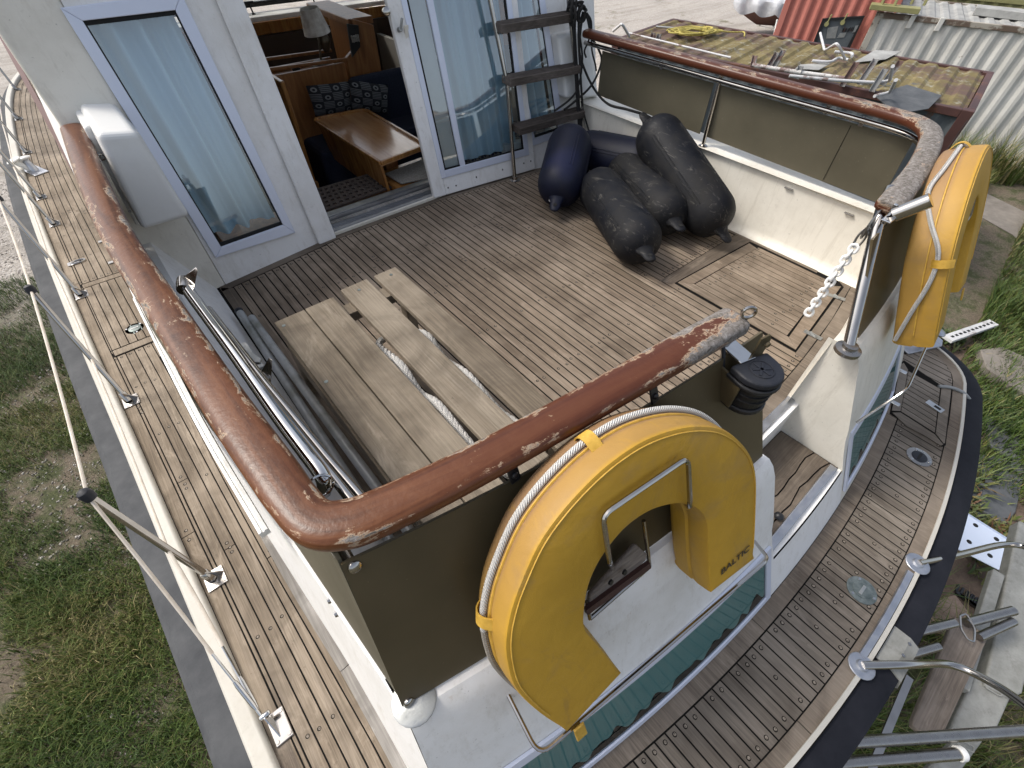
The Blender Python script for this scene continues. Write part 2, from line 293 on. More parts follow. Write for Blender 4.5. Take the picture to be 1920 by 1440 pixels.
# ------------------------------------------------------------------ mesh helpers
def V(p): return Vector((float(p[0]), float(p[1]), float(p[2])))
class MB:
    def __init__(s): s.v = []; s.f = []; s.mi = []; s.sm = []; s.r = []; s.w = []; s.dk = None; s.uv = {}; s.cur = 0; s.rnd = .5
    def add(s, vs, fs, smooth=False, wear=None):
        o = len(s.v); s.v += [tuple(map(float, p)) for p in vs]; s.r += [s.rnd]*len(vs); s.w += (list(wear) if wear is not None else [0.0]*len(vs))
        for f in fs: s.f.append(tuple(i+o for i in f)); s.mi.append(s.cur); s.sm.append(smooth)
        return o
    def box(s, c, sz, ax=None, taper=1.0):
        c = np.array(c, float); A = np.eye(3) if ax is None else np.array(ax, float); h = np.array(sz, float)/2; vs = []
        for k in (-1, 1):
            t = 1.0 if k < 0 else taper
            for (i, j) in ((-1, -1), (1, -1), (1, 1), (-1, 1)): vs.append(c + A[0]*h[0]*i*t + A[1]*h[1]*j*t + A[2]*h[2]*k)
        s.add(vs, [(3, 2, 1, 0), (4, 5, 6, 7), (0, 1, 5, 4), (1, 2, 6, 5), (2, 3, 7, 6), (3, 0, 4, 7)]); return s
    def bar(s, a, b, wd, th, up=(0, 0, 1)):
        a, b, up = np.array(a, float), np.array(b, float), np.array(up, float); d = b-a; L = np.linalg.norm(d); d = d/L
        sd = np.cross(up, d); sd /= np.linalg.norm(sd); u2 = np.cross(d, sd); return s.box((a+b)/2, (L, wd, th), (d, sd, u2))
    def prism(s, poly, h, direction=(0, 0, 1), smooth=False):
        d = np.array(direction, float)*h; n = len(poly); p = [np.array(q, float) for q in poly]
        s.add(p + [q+d for q in p], [tuple(range(n))[::-1], tuple(range(n, 2*n))] + [(i, (i+1) % n, n+(i+1) % n, n+i) for i in range(n)], False); return s
    def quadsheet(s, rows, smooth=True, flip=False):
        n = len(rows[0]); vs = [p for r in rows for p in r]; fs = []
        for i in range(len(rows)-1):
            for j in range(n-1):
                q = (i*n+j, i*n+j+1, (i+1)*n+j+1, (i+1)*n+j); fs.append(q[::-1] if flip else q)
        s.add(vs, fs, smooth); return s
    def sweep(s, path, prof, up=(0, 0, 1), closed=False, cap=True, smooth=True, wear=None, scales=None):
        P = [np.array(p, float) for p in path]; n = len(P); m = len(prof); up = np.array(up, float); vs = []; ws = []
        arc = 0.0; uvs = []
        for i in range(n):
            if closed: t = P[(i+1) % n]-P[i-1]
            else: t = P[min(i+1, n-1)]-P[max(i-1, 0)]
            t /= (np.linalg.norm(t)+1e-12); sd = np.cross(t, up)
            if np.linalg.norm(sd) < 1e-4: sd = np.cross(t, (1, 0, 0))
            sd /= np.linalg.norm(sd); u2 = np.cross(sd, t)
            if i: arc += np.linalg.norm(P[i]-P[i-1])
            k = 1.0 if scales is None else scales[i]
            for j, (a, b) in enumerate(prof):
                vs.append(P[i]+sd*a*k+u2*b*k); ws.append(0.0 if wear is None else wear(i/(n-1), j/m)); uvs.append((arc*20, j/m))
        fs = []
        for i in range(n if closed else n-1):
            for j in range(m):
                fs.append((i*m+j, i*m+(j+1) % m, ((i+1) % n)*m+(j+1) % m, ((i+1) % n)*m+j))
        if cap and not closed: fs += [tuple(range(m))[::-1], tuple((n-1)*m+j for j in range(m))]
        o = s.add(vs, fs, smooth, ws)
        for q, u in enumerate(uvs): s.uv[o+q] = u
        return s
    def tube(s, path, r, seg=10, closed=False, cap=True, scales=None):
        P = [np.array(p, float) for p in path]
        n = len(P); vs = []; uvs = []; arc = 0.0
        t0 = P[1]-P[0]; t0 /= np.linalg.norm(t0); up = np.array((0, 0, 1.0)) if abs(t0[2]) < .9 else np.array((1.0, 0, 0)); sd = np.cross(t0, up); sd /= np.linalg.norm(sd)
        for i in range(n):
            t = (P[(i+1) % n]-P[i-1]) if closed else (P[min(i+1, n-1)]-P[max(i-1, 0)]); t /= (np.linalg.norm(t)+1e-12)
            sd = sd - t*(sd@t); sd /= (np.linalg.norm(sd)+1e-12); u2 = np.cross(t, sd)
            if i: arc += np.linalg.norm(P[i]-P[i-1])
            k = r*(1.0 if scales is None else scales[i])
            for j in range(seg):
                a = 2*math.pi*j/seg; vs.append(P[i]+(sd*math.cos(a)+u2*math.sin(a))*k); uvs.append((arc*20, j/seg))
        fs = [(i*seg+j, i*seg+(j+1) % seg, ((i+1) % n)*seg+(j+1) % seg, ((i+1) % n)*seg+j) for i in range(n if closed else n-1) for j in range(seg)]
        o = s.add(vs, fs, True)
        if cap and not closed: s.add(vs[:seg], [tuple(range(seg))[::-1]]); s.add(vs[-seg:], [tuple(range(seg))])
        for q, u in enumerate(uvs): s.uv[o+q] = u
        return s
    def lathe(s, o, ax, prof, seg=20):
        o, ax = np.array(o, float), np.array(ax, float); ax /= np.linalg.norm(ax); a = np.cross(ax, (0, 0, 1.0))
        if np.linalg.norm(a) < 1e-3: a = np.array((1.0, 0, 0))
        a /= np.linalg.norm(a); b = np.cross(ax, a); vs = []
        for (r, h) in prof:
            for j in range(seg):
                t = 2*math.pi*j/seg; vs.append(o+ax*h+(a*math.cos(t)+b*math.sin(t))*max(r, 1e-4))
        m = len(prof)
        s.add(vs, [(i*seg+j, i*seg+(j+1) % seg, (i+1)*seg+(j+1) % seg, (i+1)*seg+j) for i in range(m-1) for j in range(seg)] + [tuple(range(seg))[::-1], tuple((m-1)*seg+j for j in range(seg))], True); return s
    def build(s, name, mat, parent=None, bevel=0.0, seg=2, auto=35, solid=0.0, sub=0):
        me = bpy.data.meshes.new(name); me.from_pydata(s.v, [], s.f); mats = mat if isinstance(mat, (list, tuple)) else [mat]
        for q in mats: me.materials.append(M[q])
        me.polygons.foreach_set('material_index', s.mi); me.polygons.foreach_set('use_smooth', s.sm)
        if any(abs(x-.5) > 1e-6 for x in s.r): me.attributes.new('rnd', 'FLOAT', 'POINT').data.foreach_set('value', s.r)
        if any(s.w): me.attributes.new('wear', 'FLOAT', 'POINT').data.foreach_set('value', s.w)
        if s.dk is not None: me.attributes.new('dark', 'FLOAT', 'POINT').data.foreach_set('value', s.dk)
        if s.uv:
            uvl = me.uv_layers.new(name='UVMap'); vi = np.zeros(len(me.loops), int); me.loops.foreach_get('vertex_index', vi)
            A = np.zeros((len(s.v), 2)); 
            for k, u in s.uv.items(): A[k] = u
            uvl.data.foreach_set('uv', A[vi].ravel())
        me.update()
        if any(s.sm) and not solid: me.set_sharp_from_angle(angle=R_(42))
        o = bpy.data.objects.new(name, me); COL.objects.link(o)
        if parent is not None: o.parent = parent
        if solid: md = o.modifiers.new('solid', 'SOLIDIFY'); md.thickness = solid; md.offset = 0
        if bevel: md = o.modifiers.new('bevel', 'BEVEL'); md.width = bevel; md.segments = seg; md.limit_method = 'ANGLE'; md.angle_limit = R_(auto); md.harden_normals = False
        if sub: md = o.modifiers.new('sub', 'SUBSURF'); md.levels = sub; md.render_levels = sub
        return o
def tag(o, label, cat, group=None, kind=None):
    if kind: o['kind'] = kind
    if label: o['label'] = label
    if cat: o['category'] = cat
    if group: o['group'] = group
    return o
def empty(name, label, cat, loc=(0, 0, 0), group=None):
    o = bpy.data.objects.new(name, None); COL.objects.link(o); o.empty_display_size = .1
    o.location = loc; return tag(o, label, cat, group)
def keep(parent):                                           # parts are built in world coordinates: undo the offset of the Empty
    for c in parent.children_recursive:
        if c.parent == parent: c.matrix_parent_inverse = Matrix.Translation(-Vector(parent.location))
def smooth(pts, n=8):                                        # Catmull-Rom through points
    P = [np.array(p, float) for p in pts]; P = [2*P[0]-P[1]] + P + [2*P[-1]-P[-2]]; out = []
    for i in range(1, len(P)-2):
        a, b, c, d = P[i-1:i+3]
        for k in range(n):
            t = k/n; out.append(.5*((2*b)+(-a+c)*t+(2*a-5*b+4*c-d)*t*t+(-a+3*b-3*c+d)*t**3))
    out.append(P[-2]); return out
def fillet(pts, r, n=5):
    P = [np.array(p, float) for p in pts]; out = [P[0]]
    for i in range(1, len(P)-1):
        a, b, c = P[i-1], P[i], P[i+1]; u, v = a-b, c-b; lu, lv = np.linalg.norm(u), np.linalg.norm(v); k = min(r, lu*.45, lv*.45); p, q = b+u/lu*k, b+v/lv*k
        for j in range(n+1):
            t = j/n; out.append((1-t)**2*p+2*t*(1-t)*b+t*t*q)
    out.append(P[-1]); return out
def interp(x, xs, ys): return float(np.interp(x, xs, ys))
def ell(a, b, n=14, pw=2.4):
    return [(a*math.copysign(abs(math.cos(t))**(2/pw), math.cos(t)), b*math.copysign(abs(math.sin(t))**(2/pw), math.sin(t))) for t in [2*math.pi*i/n for i in range(n)]]
def disc(mb, c, r, h, seg=14, ax=(0, 0, 1)): mb.lathe(c, ax, [(r, 0), (r, h*.7), (r*.93, h)], seg)
def lerp(a, b, t): return np.array(a)*(1-t)+np.array(b)*t
# ------------------------------------------------------------------ THE BOAT
BOAT = empty('motor_yacht', 'white motor yacht with teak decks, brown cap rail and open aft cockpit', 'boat', (XC, 4.0, GR))
def P2(mb, name, mat, parent=BOAT, **k): return mb.build(name, mat, parent, **k)
mir = lambda x: 2*XC-x
# plan curves
_xo = [(-.60, -.52), (0, -.535), (.45, -.545), (.92, -.56), (1.5, -.585), (2.27, -.615), (3.4, -.665), (4.8, -.71), (5.95, -.73), (6.75, -.725), (7.9, -.69), (8.8, -.63), (9.6, -.50), (10.3, -.25), (11.0, .25), (11.5, .85), (11.8, 1.42)]
_sp = smooth([(a, b, 0) for a, b in _xo], 10); _sy = [q[0] for q in _sp]; _sx = [q[1] for q in _sp]
xo = lambda y: float(np.interp(y, _sy, _sx))                 # inner edge of the toe rail, port side
xi = lambda y: interp(y, (-.3, .3, .6, 1.0, 2.0, 3.0, 5.0, 7.0, 8.5), (-.225, -.235, -.243, -.272, -.31, -.28, -.21, -.15, .2))
yi = lambda x: -.258+.078*(x-XC)**2                          # foot of the transom
yo = lambda x: -.602+.085*(x-XC)**2                          # aft edge of the deck
yb = lambda x: interp(x, (-.3, .09, .69, .81, 1.6, 2.2, 2.6, 2.87, 3.2), (2.55, 2.6, 2.675, 2.70, 2.705, 2.64, 2.58, 2.54, 2.5))   # foot of the cabin bulkhead
ya = lambda x: .155+.07*(x-XC)**2                            # aft edge of the cockpit sole
# outline of the deck, port bow to starboard bow round the stern
port = [(xo(y), y) for y in np.linspace(11.75, .12, 76)]
c0, c1, c2 = np.array((xo(.12), .12)), np.array((-.52, -.27)), np.array((-.28, yo(-.28)))
corner = [tuple((1-t)**2*c0+2*t*(1-t)*c1+t*t*c2) for t in np.linspace(.1, 1, 10)]
stern = [(x, yo(x)) for x in np.linspace(-.2, XC, 26)]
half = port+corner+stern
OUT = half+[(mir(x), y) for x, y in half[::-1][1:]]
def offs(pts, d):                                            # outward offset of an open plan curve
    out = []; n = len(pts)
    for i in range(n):
        a, b = np.array(pts[max(i-1, 0)]), np.array(pts[min(i+1, n-1)]); t = b-a; t = t/np.linalg.norm(t); out.append((pts[i][0]+t[1]*-d*-1*-1, pts[i][1]+t[0]*d*-1*-1))
    return out
_t = offs(OUT, .05)
if _t[20][0] > OUT[20][0]:
    _of = offs; offs = lambda p, d: _of(p, -d)
# hull
hl = MB(); rows = []
for (z, k, o) in ((DK-.02, 1.0, .02), (-.8, .985, 0), (-1.4, .95, 0), (-1.9, .84, 0), (-2.3, .62, 0), (-2.6, .30, 0), (-2.75, .06, 0)):
    rows.append([(XC+(x-XC)*k, 4.0+(y-4.0)*(k*.35+.65 if k < 1 else 1)+(.25*(1-k) if y < 0 else 0), z) for x, y in offs(OUT, o)])
hl.quadsheet(rows); P2(hl, 'hull', 'hull_white')
kl = MB(); kl.box((XC, 4.2, -2.95), (.14, 6.0, .5)); P2(kl, 'keel', 'antifoul_red', bevel=.02)
# deck base and caulked planking
db = MB(); db.prism([(x, y, DK-.03) for x, y in offs(OUT, .02)], .0285); P2(db, 'deck_base', 'caulk')
def plank(mb, x0a, x1a, x0b, x1b, ya_, yb_, z, th=.0015, ya2=None, yb2=None, n=1):
    """plank along y: x range at the near end, x range at the far end"""
    mb.rnd = random.random(); ya2 = ya_ if ya2 is None else ya2; yb2 = yb_ if yb2 is None else yb2
    vs = [(x0a, ya_, z), (x1a, ya2, z), (x1b, yb2, z), (x0b, yb_, z)]
    vs += [(p[0], p[1], z-th) for p in vs]
    mb.add(vs, [(0, 1, 2, 3), (4, 5, 1, 0), (5, 6, 2, 1), (6, 7, 3, 2), (7, 4, 0, 3)]); mb.rnd = .5
def plug(mb, x, y, z, r=.0065):
    mb.cur = 2; mb.add([(x+r*1.25*math.cos(t), y+r*1.25*math.sin(t), z+.0005) for t in [k*math.pi/4 for k in range(8)]], [tuple(range(8))])
    mb.cur = 1; r *= .82; x += r*.15; mb.add([(x+r*math.cos(t), y+r*math.sin(t), z+.001) for t in [k*math.pi/4 for k in range(8)]], [tuple(range(8))]); mb.cur = 0
def plank_run(mb, f0, f1, y0, y1, z, pitch_plug=.45, seg=1.0, butts=True):
    """one lane between the curves x=f0(y), x=f1(y), with butts and plugs"""
    cuts = [y0]; 
    if butts:
        y = y0+random.uniform(.8, 3.2)
        while y < y1-.3: cuts.append(y); y += random.uniform(2.2, 3.6)
    cuts.append(y1)
    for a, b in zip(cuts, cuts[1:]):
        b2 = b-(.004 if b < y1 else 0); n = max(1, int((b2-a)/seg)); rn = random.random()
        for i in range(n):
            p, q = a+(b2-a)*i/n, a+(b2-a)*(i+1)/n; plank(mb, f0(p), f1(p), f0(q), f1(q), p, q, z); mb.r[-8:] = [rn]*8
        for e in (a+.025, b2-.025): plug(mb, (f0(e)+f1(e))/2+random.uniform(-.003, .003), e, z)
    y = y0+random.uniform(.12, .3)
# side deck, port: lanes parallel to the toe rail
sdk = MB(); lanes = [(.004, .056), (.062, .072)]; o = .078
while o < .40: lanes.append((o, o+.0410)); o += .0466
ks = 0
for (a, b) in lanes:
    lim = lambda y, v: min(xo(y)+v, xi(y)-.052)
    y0, y1 = -.05, 9.7
    ys = [y for y in np.linspace(y0, y1, 90) if xo(y)+b < xi(y)-.045]
    if not ys: continue
    segs = [(max(y0, min(ys)), 2.96), (3.005, 3.86), (3.91, max(ys))] if a > .06 else [(y0, max(ys))]
    for (p, q) in segs:
        if q-p > .15: plank_run(sdk, lambda y, a=a: xo(y)+a, lambda y, b=b: lim(y, b), max(p, min(ys)), min(q, max(ys)), DK, seg=.4)
im = [(-.08, 1.2), (1.205, 2.9), (2.905, 5.2), (5.205, 9.0)]
for p, q in im: plank_run(sdk, lambda y: xi(y)-.047, lambda y: xi(y)-.002, p, q, DK, seg=.4, butts=False)
for j in range(1, 18):                                        # rows of plugs over the deck beams
    for (a, b) in lanes[2:]:
        y = .1+j*.42+random.uniform(-.012, .012); x = xo(y)+(a+b)/2
        if x < xi(y)-.07 and random.random() < .8: plug(sdk, x+random.uniform(-.004, .004), y, DK, .006)
P2(sdk, 'side_deck', ['teak_deck', 'plug', 'caulk'])
sds = MB()
for (a, b) in lanes: 
    ys = [y for y in np.linspace(-.05, 8.2, 60) if xo(y)+b < xi(y)-.045]
    if ys: plank_run(sds, lambda y, b=b: mir(xo(y)+b), lambda y, a=a: mir(xo(y)+a), min(ys), max(ys), DK, seg=.5)
P2(sds, 'side_deck', ['teak_deck', 'plug', 'caulk'])
# locker hatch let into the side deck
lh = MB(); lh.prism([(xo(2.94)+.066, 2.955, DK+.001), (xi(2.94)-.06, 2.955, DK+.001), (xi(3.9)-.06, 3.9, DK+.001), (xo(3.9)+.066, 3.9, DK+.001)], .001)
LH = P2(lh, 'deck_hatch', 'caulk')
lb = MB()
for (p, q) in ((2.965, 3.02), (3.84, 3.89)):
    lb.rnd = random.random(); lb.prism([(xo(p)+.072, p, DK+.002), (xi(p)-.066, p, DK+.002), (xi(q)-.066, q, DK+.002), (xo(q)+.072, q, DK+.002)], .003)
o = .072
while o < .30:
    lb.rnd = random.random()
    if xo(3.4)+o+.04 < xi(3.4)-.06: lb.prism([(xo(3.03)+o, 3.03, DK+.002), (xo(3.03)+o+.041, 3.03, DK+.002), (xo(3.83)+o+.041, 3.83, DK+.002), (xo(3.83)+o, 3.83, DK+.002)], .003)
    o += .0468
lb.build('planking', 'teak_deck', LH)
rg = MB(); c = Z(146, 490, DK+.008); rg.tube([c+np.array((.045*math.cos(t), .02*math.sin(t), 0)) for t in np.linspace(0, 2*math.pi, 17)[:-1]], .005, 6, closed=True); rg.box(c+np.array((-.03, 0, -.003)), (.07, .05, .004)); rg.build('lifting_ring', 'stainless', LH)
for (px, py) in ((194, 451), (213, 490)):
    hb = MB(); hb.box(Z(px, py, DK+.006), (.07, .03, .004)); hb.build('hinge', 'stainless_dull', LH, bevel=.002)
# aft deck: planks fore and aft, margins and hatch
CRS = sorted([(mir(x), y) for x, y in corner+[(xo(.12), .12)]]+[(mir(-.2), yo(-.2))]); adk = MB(); x = -.30
while x < 3.40:
    a, b = x, x+.0405
    y0a, y0b, y1a, y1b = yo(a)+.055, yo(b)+.055, yi(a)-.062, yi(b)-.062
    if x < -.2 or x > 2.92: y1a = y1b = .02
    if x > 3.08:
        cy = [max([p[1] for p, q in zip(OUT[len(half):], OUT[len(half)+1:]) if min(p[0], q[0]) <= e <= max(p[0], q[0])] or [.0]) if False else np.interp(e, [p[0] for p in CRS], [p[1] for p in CRS]) for e in (a, b)]; y0a, y0b, y1a, y1b = cy[0]+.058, cy[1]+.058, .30, .30
    plank(adk, a, b, a, b, y0a, y1a, DK, ya2=y0b, yb2=y1b)
    for (yy, pr) in ((y0a+.022, .8), (y1a-.022, .85), ((y0a+y1a)/2, .12)):
        if random.random() < pr: plug(adk, (a+b)/2+random.uniform(-.004, .004), yy+random.uniform(-.004, .004), DK, .0068)
    x += .0468
P2(adk, 'aft_deck', ['teak_aft', 'plug', 'caulk'])
def strip(mb, f, xs, w0, w1, z, h=.0, split=(), gap=.003):    # board following y=f(x)
    rn = random.random()
    for a, b in zip(xs, xs[1:]):
        if any(a <= s < b for s in split): rn = random.random(); a2 = a+gap
        else: a2 = a
        mb.rnd = rn; vs = [(a2, f(a2)+w0, z+h), (b, f(b)+w0, z+h), (b, f(b)+w1, z+h), (a2, f(a2)+w1, z+h)]
        vs += [(p[0], p[1], z-.004) for p in vs]; mb.add(vs, [(0, 1, 2, 3), (4, 5, 1, 0), (5, 6, 2, 1), (6, 7, 3, 2), (7, 4, 0, 3)])
    mb.rnd = .5
am = MB(); xs = list(np.linspace(-.28, 3.12, 60)); strip(am, yo, xs, .0, .05, DK, .001, (.9, 1.62, 2.2, 2.75)); P2(am, 'margin_board', 'teak_margin_long'); am = MB(); strip(am, yi, [q for q in xs if -.2 < q < 3.04], -.056, .0, DK, .001, (.1, 1.05, 1.9, 2.6)); P2(am, 'margin_board', 'teak_margin_long')
# port and starboard deck corner margin
cm = MB(); crn = [(xo(y), y) for y in np.linspace(.6, .12, 4)]+corner; cin = offs(crn, -.05)
for sgn in (0, 1):
    cm = MB(); A = [(x if not sgn else mir(x), y, DK+.0012) for x, y in crn]; B = [(x if not sgn else mir(x), y, DK+.0012) for x, y in cin]; cm.quadsheet([A, B], False, flip=not sgn); P2(cm, 'margin_board', 'teak_margin_long')
ah = MB(); z = DK+.002; ah.prism([Z(*q, z) for q in [(1668, 776), (1686, 682), (1695, 676), (1766, 724), (1785, 726), (1773, 835), (1766, 838)]], .0015); AH = P2(ah, 'deck_hatch', 'caulk')
hb = MB(); z = DK+.0036
for poly in ([(1672, 770), (1688, 684), (1694, 681), (1702, 694), (1688, 771)], [(1765, 728), (1783, 730), (1771, 831), (1769, 832), (1754, 813)]):
    hb.rnd = random.random(); hb.prism([Z(*q, z) for q in poly], .003)
A0, A1, B0, B1 = Z(1703, 696, z), Z(1689, 772, z), Z(1762, 729, z), Z(1752, 812, z)
for k in range(9):
    hb.rnd = random.random(); t0, t1 = k/9+.008, (k+1)/9-.008; hb.prism([lerp(A0, A1, t0), lerp(B0, B1, t0), lerp(B0, B1, t1), lerp(A0, A1, t1)], .003)
hb.rnd = .3; hb.prism([Z(*q, z) for q in [(1673, 774), (1688, 774), (1752, 815), (1768, 834), (1763, 836), (1735, 818), (1700, 800)]], .003)
hb.build('planking', 'teak_aft', AH)
for p, q in (((1672, 686), (1700, 700)), ((1657, 744), (1687, 760))):
    b = MB(); a_, b_ = Z(*p, DK+.008), Z(*q, DK+.008); b.bar(a_, b_, .028, .004); b.bar(lerp(a_, b_, .45)+np.array((0, -.02, .004)), lerp(a_, b_, .45)+np.array((0, .02, .004)), .012, .008); b.build('hinge', 'chrome', AH, bevel=.003)
b = MB(); a_, b_ = Z(1738, 752, DK+.009), Z(1768, 772, DK+.009); b.bar(a_, b_, .042, .005); b.cur = 1; b.bar(lerp(a_, b_, .45)+np.array((0, 0, .002)), lerp(a_, b_, .85)+np.array((0, 0, .002)), .018, .004); b.build('latch', ['chrome', 'dark_hole'], AH, bevel=.002)
# deck fillers
for (px, py, r, mm) in ((1615.3, 1107, .056, 'deck_bronze'), (1723, 857, .056, 'stainless_dull'), (253, 616.5, .056, 'deck_bronze')):
    c = Z(px, py, DK+.001); b = MB(); disc(b, c, r, .004, 24); F = P2(b, 'deck_filler', mm)
    b = MB(); disc(b, c+np.array((0, 0, .004)), r*.62, .003, 20); cpp = b.build('cap', 'deck_bronze' if mm != 'stainless_dull' else 'rubber_black', F)
    b = MB(); b.bar(c+np.array((-.024, 0, .0075)), c+np.array((.024, 0, .0075)), .012, .003); b.build('slot', 'galvanised' if mm != 'stainless_dull' else 'dark_hole', F, bevel=.003)
    for t in (.6, 2.7, 4.8): b = MB(); disc(b, c+np.array((math.cos(t)*r*.82, math.sin(t)*r*.82, .003)), .006, .003, 8); b.build('screw', 'chrome', F)
# toe rail, white edge, rubbing strakes
prt = [(x, y) for x, y in port if y < 11.6]
b = MB(); b.sweep([(x, y, DK) for x, y in offs(prt, .031)], [(-.032, -.02), (.032, -.02), (.032, .018), (.022, .032), (-.024, .032), (-.032, .022)], smooth=False); P2(b, 'toe_rail', 'toe_paint', bevel=.004)
b = MB(); b.sweep([(mir(x), y, DK) for x, y in offs(prt, .031)], [(-.032, -.02), (.032, -.02), (.032, .018), (.022, .032), (-.024, .032), (-.032, .022)], smooth=False); P2(b, 'toe_rail', 'toe_paint')
aftc = [(x, y) for x, y in OUT if y < .13]
b = MB(); b.sweep([(x, y, DK-.002) for x, y in offs(aftc, .007)], [(-.008, -.03), (.008, -.03), (.008, .006), (-.008, .009)], smooth=False); P2(b, 'deck_edge', 'toe_paint')
dprof = [(-.05, -.085), (.015, -.085), (.055, -.05), (.07, 0), (.055, .045), (.015, .062), (-.05, .06)]
jx = [i for i, (x, y) in enumerate(aftc)]
b = MB(); q_ = offs([(x, y) for x, y in OUT if y < .35], .065); b.sweep([(x, y, DK-.085) for x, y in q_], [(-a, c) for a, c in dprof] if False else dprof, smooth=True)
P2(b, 'rubbing_strake', 'strake_black')
b = MB(); q_ = offs(prt, .13); b.sweep([(x, y, DK-.12) for x, y in q_ if y > .34], [(-.08, -.1), (.02, -.1), (.06, -.04), (.065, .03), (.03, .07), (-.08, .075)], smooth=True); P2(b, 'rubbing_strake', 'strake_grey')
b = MB(); b.sweep([(mir(x), y, DK-.12) for x, y in q_ if y > .34], [(.08, -.1), (-.02, -.1), (-.06, -.04), (-.065, .03), (-.03, .07), (.08, .075)], smooth=True); P2(b, 'rubbing_strake', 'strake_grey')
# plate over the joint of the strake, aluminium tread on the deck edge
xs = np.linspace(1.30, 1.47, 6); b = MB(); b.sweep([(x, yo(x)-.068, DK-.085) for x in xs], [(.0-.052, .066), (.017, .068), (.058, .048), (.075, 0), (.058, -.052), (.05, -.056), (.066, 0), (.05, .042), (.014, .058), (-.052, .056)], smooth=False)
sp_ = P2(b, 'strake_plate', 'alu_grey')
b = MB()
for x in (1.325, 1.385, 1.445): b = MB(); disc(b, (x, yo(x)-.088, DK-.022), .007, .006, 8); b.build('rivet', 'stainless', sp_)
b = MB(); xs = np.linspace(1.245, 1.72, 14); b.sweep([(x, yo(x)+.016, DK+.003) for x in xs], [(-.014, 0), (-.011, .009), (.011, .009), (.014, 0)], smooth=False); P2(b, 'edge_strip', 'aluminium')
b = MB(); b.sweep([(x, y, DK+.033) for x, y in [(p[0], p[1]) for p in offs([(xo(y), y) for y in np.linspace(.42, -.02, 6)], .018)]], [(-.013, 0), (-.01, .006), (.01, .006), (.013, 0)], smooth=False); P2(b, 'edge_strip', 'aluminium')

# ---- transom and coamings
zP, zS = .31, .385
xPg = lambda z: 1.135-.13*(z-.3)
xSg = lambda z: 1.735-.11*(z-.39)
xc = lambda z: -.045-.14*(.724-z)                             # port quarter corner, starboard mirrored
def swell(z, zt_): return interp(z, (-.12, -.04, .02, zt_-.06, zt_-.02, zt_), (0, .004, .014, .034, .03, .018))
def wall_port():
    b = MB(); zs = np.array([DK-.01, -.3, -.2, -.12, -.04, .02, .12, zP-.06, zP-.02, zP]); rows = []
    for z in zs: rows.append([(lerp(xc(z), xPg(z), t), Ty(lerp(xc(z), xPg(z), t), z, swell(z, zP)), z) for t in np.linspace(0, 1, 22)])
    b.quadsheet(rows); top = rows[-1]; inn = [(p[0], max(ya(p[0]), p[1]+.08), zP+.0) for p in top]; b.quadsheet([top, inn]); b.quadsheet([inn, [(p[0], p[1]-.0, -.03) for p in inn]])
    g_ = [(xPg(z), Ty(xPg(z), z, swell(z, zP)), z) for z in zs]; h_ = [(xPg(z), ya(1.13)+.012, z) for z in zs]; b.quadsheet([g_, h_], False); return b
P2(wall_port(), 'transom', 'gelcoat_white', bevel=.018, seg=3, auto=25)
def wall_stbd():
    b = MB(); zs = np.array([DK-.01, -.3, -.2, -.12, -.04, .02, .14, zS-.06, zS-.02, zS]); rows = []
    for z in zs: rows.append([(lerp(xSg(z), mir(xc(z)), t), Ty(lerp(xSg(z), mir(xc(z)), t), z, swell(z, zS)), z) for t in np.linspace(0, 1, 24)])
    b.quadsheet(rows); top = rows[-1]; inn = [(p[0], max(ya(p[0]), p[1]+.08), zS) for p in top]; b.quadsheet([top, inn]); b.quadsheet([inn, [(p[0], p[1], -.03) for p in inn]])
    g_ = [(xSg(z), Ty(xSg(z), z, swell(z, zS)), z) for z in zs]; h_ = [(xSg(z)+.012*0, ya(1.78)+.03, z) for z in zs]; b.quadsheet([h_, g_], False); return b
P2(wall_stbd(), 'transom', 'gelcoat', bevel=.018, seg=3, auto=25)
# gate step
b = MB(); zt = -.2
xs = np.linspace(1.17, 1.82, 10)
b.quadsheet([[(x, Ty(x, z), z) for x in xs] for z in np.linspace(DK-.01, zt-.012, 5)])
b.quadsheet([[(x, Ty(x, zt), zt-.012) for x in xs], [(x, .16, zt-.012) for x in xs]], False)
b.quadsheet([[(x, .138, z) for x in xs] for z in (zt-.012, -.004)], False); b.quadsheet([[(x, .138, -.004) for x in xs], [(x, .2, -.004) for x in xs]], False)
P2(b, 'gate_step', 'gelcoat_white')
b = MB(); b.rnd = .2
def wob(a, b_, k): return [lerp(a, b_, t)+np.array((0, .008*math.sin(t*9+k)+.004*math.sin(t*23), 0)) for t in np.linspace(0, 1, 12)]
e1 = wob((1.19, -.015, zt), (1.79, -.03, zt), 0); e2 = wob((1.19, -.075, zt), (1.79, -.09, zt), 1.5)
def boardpoly(top, bot, z0): b.prism([(p[0], p[1], z0) for p in top]+[(p[0], p[1], z0) for p in bot[::-1]], .008)
b.cur = 1; b.prism([(1.185, .134, zt-.0115), (1.795, .132, zt-.0115), (1.80, Ty(1.8, zt)+.015, zt-.0115), (1.185, Ty(1.185, zt)+.015, zt-.0115)], .004); b.cur = 0
b.rnd = .25; boardpoly([(1.19, .132, 0), (1.785, .128, 0)], [(p[0], p[1]+.003, 0) for p in e1], zt-.01)
b.rnd = .6; boardpoly([(p[0], p[1]-.003, 0) for p in e1], [(p[0], p[1]+.003, 0) for p in e2], zt-.01)
b.rnd = .4; boardpoly([(p[0], p[1]-.003, 0) for p in e2], [(1.19, Ty(1.19, zt)+.02, 0), (1.795, Ty(1.795, zt)+.02, 0)], zt-.01)
P2(b, 'step_tread', ['teak_margin', 'caulk'])
